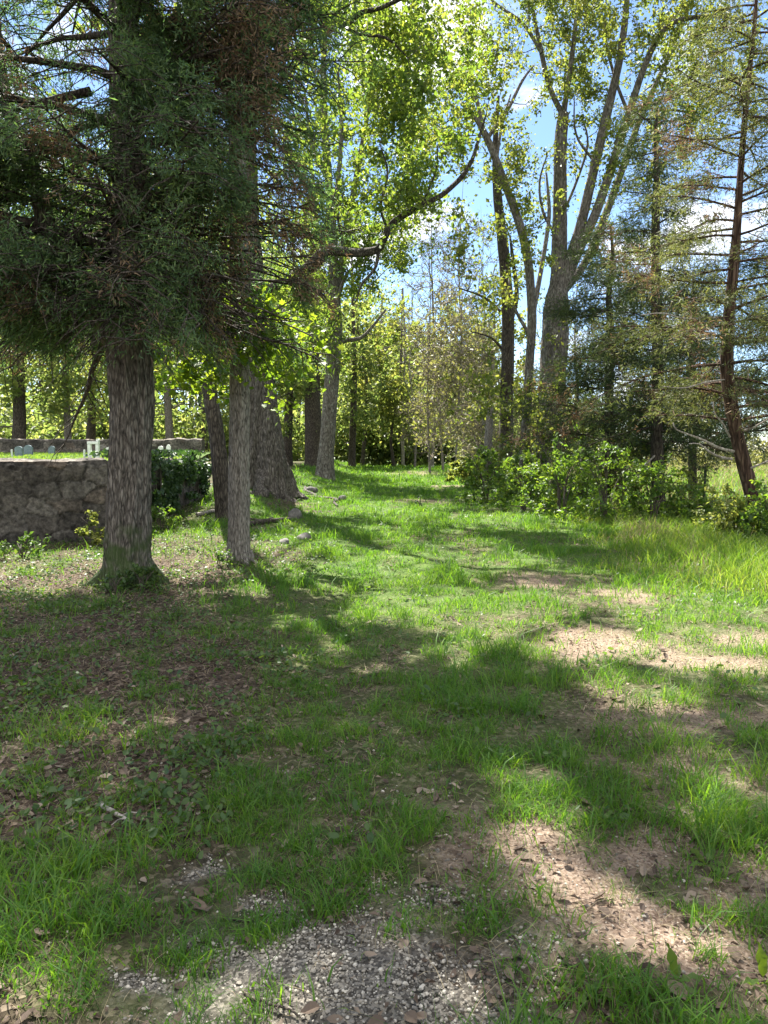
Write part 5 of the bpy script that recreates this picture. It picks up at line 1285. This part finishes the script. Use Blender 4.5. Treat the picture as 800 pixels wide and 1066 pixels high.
# ================================================================== small things
# steel fence post at the field
p = gnd(733, 531); p = np.array([p[0], p[1], p[2]])
t = thing('fence_post', p, 'dark thin steel fence post standing at the field edge left of the leaning cedar', 'fence post')
g = Geo()
def boxg(g, c, sz):
    c = np.array(c); s = np.array(sz) / 2
    v = np.array([(x_, y_, z_) for x_ in (-1, 1) for y_ in (-1, 1) for z_ in (-1, 1)]) * s + c
    g.add(v, quads=[(0, 1, 3, 2), (4, 6, 7, 5), (0, 4, 5, 1), (2, 3, 7, 6), (0, 2, 6, 4), (1, 5, 7, 3)])
boxg(g, (0, 0, .50), (.062, .012, 1.3)); boxg(g, (0, .028, .50), (.012, .042, 1.298))
for i in range(18): boxg(g, (0, -.012, .12 + i * .056), (.02, .010, .022))
o = g.build('post', M['post'], t, smooth=False)
g = Geo(); boxg(g, (0, .052, -.02), (.11, .006, .16)); g.build('anchor_plate', M['post'], t, smooth=False)
t.rotation_euler = (0, .02, .5)

# rocks on the bank
def rock(px, py, sx, sy, sz, label, seed, mat='rock'):
    c = gnd(px, py); bm = bmesh.new(); bmesh.ops.create_icosphere(bm, subdivisions=3, radius=1)
    V = np.array([v.co for v in bm.verts]); nn = fbm(V[:, 0] * 1.3 + seed, V[:, 1] * 1.3 + V[:, 2] * .9, seed) - .5; n3 = fbm(V[:, 0] * 4 + seed, V[:, 1] * 4 + V[:, 2] * 3, seed + 3) - .5
    V = V * (1 + .7 * nn + .22 * n3)[:, None]; V = np.sign(V) * np.abs(V) ** .85 * np.array([sx, sy, sz])
    for v, q in zip(bm.verts, V): v.co = q
    for f in bm.faces: f.smooth = seed % 2 == 0
    me = bpy.data.meshes.new('rock'); bm.to_mesh(me); bm.free(); me.materials.append(M[mat])
    o = bpy.data.objects.new('rock', me); COL.objects.link(o); o.location = (c[0], c[1], c[2] + sz * .35); o.rotation_euler = (RNG.normal() * .2, RNG.normal() * .2, RNG.random() * 6)
    tag(o, label, 'rock')
rock(308, 540, .16, .14, .17, 'grey boulder at the foot of the bank below the massive oak', 2)
rock(325, 512, .22, .16, .12, 'brown stone in the bank right of the massive oak', 3)
rock(357, 521, .16, .12, .11, 'dark stone at the track edge below the forked grey tree', 4)
rock(316, 562, .12, .1, .07, 'small flat stone in the grass beside the shaded track edge', 6)
rock(296, 566, .10, .09, .06, 'small stone just right of the slender grey trunk', 8)

# fallen log and sticks
def stick(name, a, b_, r0, r1, label, cat, mat='bark_dead', lift=.02, twigs=2):
    A = gnd(*a); B = gnd(*b_); k = 7; tt = np.linspace(0, 1, k)[:, None]
    P = A + (B - A) * tt; P[:, 2] = height(P[:, 0], P[:, 1]) + lift; P[1:-1, :2] += RNG.normal(size=(k - 2, 2)) * np.linalg.norm(B - A) * .03
    c = P.mean(0); t = thing(name, c, label, cat)
    P, R = spline(P, list(np.linspace(r0, r1, k)), .05)
    g = Geo(); tube(g, P, R, 8, .25, 61); g.build('stem', M[mat], t, origin=c)
    for i in range(twigs):
        j = int(len(P) * RNG.uniform(.3, .8)); v = unit(P[-1] - P[0]) * .6 + np.array([RNG.normal(), RNG.normal(), .25]); v = unit(v) * np.linalg.norm(B - A) * .3
        g = Geo(); tube(g, np.array([P[j], P[j] + v * .5 + np.array([0, 0, .01]), P[j] + v]), np.array([R[j] * .6, R[j] * .4, R[j] * .15]), 5); g.build('side_twig', M[mat], t, origin=c)
stick('fallen_branch', (106, 842), (138, 864), .012, .007, 'bleached grey stick lying in the bare soil at the left', 'stick')
stick('fallen_branch', (255, 549), (302, 543), .06, .04, 'dark rotting branch lying below the massive oak beside the boulder', 'branch', 'bark_dark', .05)
stick('fallen_branch', (318, 508), (352, 528), .05, .03, 'brown root-like branch along the bank under the forked tree', 'branch', 'bark_oak', .03, 1)
stick('fallen_branch', (230, 962), (292, 958), .005, .003, 'thin dark twig lying on the gravel', 'stick', 'bark_dark', .012, 1)
stick('fallen_branch', (255, 1040), (310, 1062), .005, .003, 'thin dark twig at the bottom edge of the gravel', 'stick', 'bark_dark', .012, 1)
stick('fallen_branch', (205, 538), (245, 530), .04, .03, 'pale fallen branch behind the slender grey trunk', 'branch', 'bark_dead', .04, 1)

# broad-leaved rosettes at the lower right
def rosette(px, py, lens, label, tilt0=.9, seed=0, wide=.30):
    c = gnd(px, py); t = thing('plantain', c, label, 'weed')
    for i, (ln, az, el) in enumerate(lens):
        g = Geo(); k = 9
        d = np.array([cos(az) * cos(el), sin(az) * cos(el), sin(el)]); sd = unit(np.cross(d, [0, 0, 1])); upn = np.cross(sd, d)
        V = []
        for j in range(k):
            u = j / (k - 1); w_ = ln * wide * .5 * max(.10 if u < .3 else 0.02, sin(pi * np.clip((u - .14) / .86, 0, 1) ** .85))
            ctr = d * ln * u + np.array([0, 0, -1]) * ln * .22 * u * u * (1 - el / 2) + upn * .0
            wav = .006 * sin(j * 2.1 + i)
            V += [ctr - sd * w_ + upn * (w_ * .35 + wav), ctr, ctr + sd * w_ + upn * (w_ * .35 - wav)]
        q = []
        for j in range(k - 1):
            for s_ in (0, 1): q.append((j * 3 + s_, j * 3 + s_ + 1, j * 3 + s_ + 4, j * 3 + s_ + 3))
        g.add(np.array(V) + np.array([0, 0, .006]), quads=q); g.build('leaf', M['leaf_bright'] if i == 0 else M['leaf_shrub'], t)
rosette(704, 1030, [(.115, 1.9, 1.2), (.10, 3.6, .35), (.09, .2, .3), (.08, 5.2, .3), (.06, 1.0, .8)], 'broad leaved weed with one upright sunlit leaf at the end of the bare soil')
rosette(795, 1030, [(.12, 1.7, 1.3), (.09, 3.4, .35), (.09, .3, .3), (.10, 5.4, .2)], 'broad leaved weed at the bottom right corner')
rosette(604, 1040, [(.085, 1.3, 1.1), (.08, 3.3, .4), (.08, .1, .4), (.07, 4.6, .3), (.06, 5.5, .3)], 'small shaded broad leaved weed left of the sunlit leaf, below the bare soil')
rosette(628, 858, [(.09, 2.2, .8), (.08, .6, .6), (.08, 4.0, .4), (.07, 5.4, .4)], 'broad leaved weed in the shaded grass above the bare soil strip')
rosette(735, 905, [(.10, 2.0, .5), (.10, .8, .5), (.09, 3.6, .4), (.09, 5.0, .3), (.08, 5.9, .4)], 'dark green weed in the shade right of the bare soil strip')
GROUPS = {'gravestone': 'gravestones in the walled graveyard', 'stone_wall': 'stone walls of the graveyard', 'shrub': 'bushes along the right bank', 'sapling': 'young saplings', 'weed_plant': 'weedy plants by the wall and trunks',
          'broadleaf_tree': 'woodland trees in the middle distance', 'scrub_tree': 'tan scrub trees beyond the snag', 'bare_tree': 'bare twiggy trees against the sky', 'rock': 'stones on the bank', 'plantain': 'broad leaved weeds by the bare soil',
          'fallen_branch': 'fallen branches and sticks', 'cedar_tree': 'cedar trees', 'maple_tree': 'maple trees on the right', 'dark_tree': 'dark stemmed trees'}
for o in bpy.data.objects:
    if o.parent is None and o.get('category'):
        st_ = o.name.split('.')[0]
        if st_ in GROUPS: o['group'] = GROUPS[st_]
print('objects', len(bpy.data.objects), 'tris', sum(len(m_.polygons) for m_ in bpy.data.meshes))
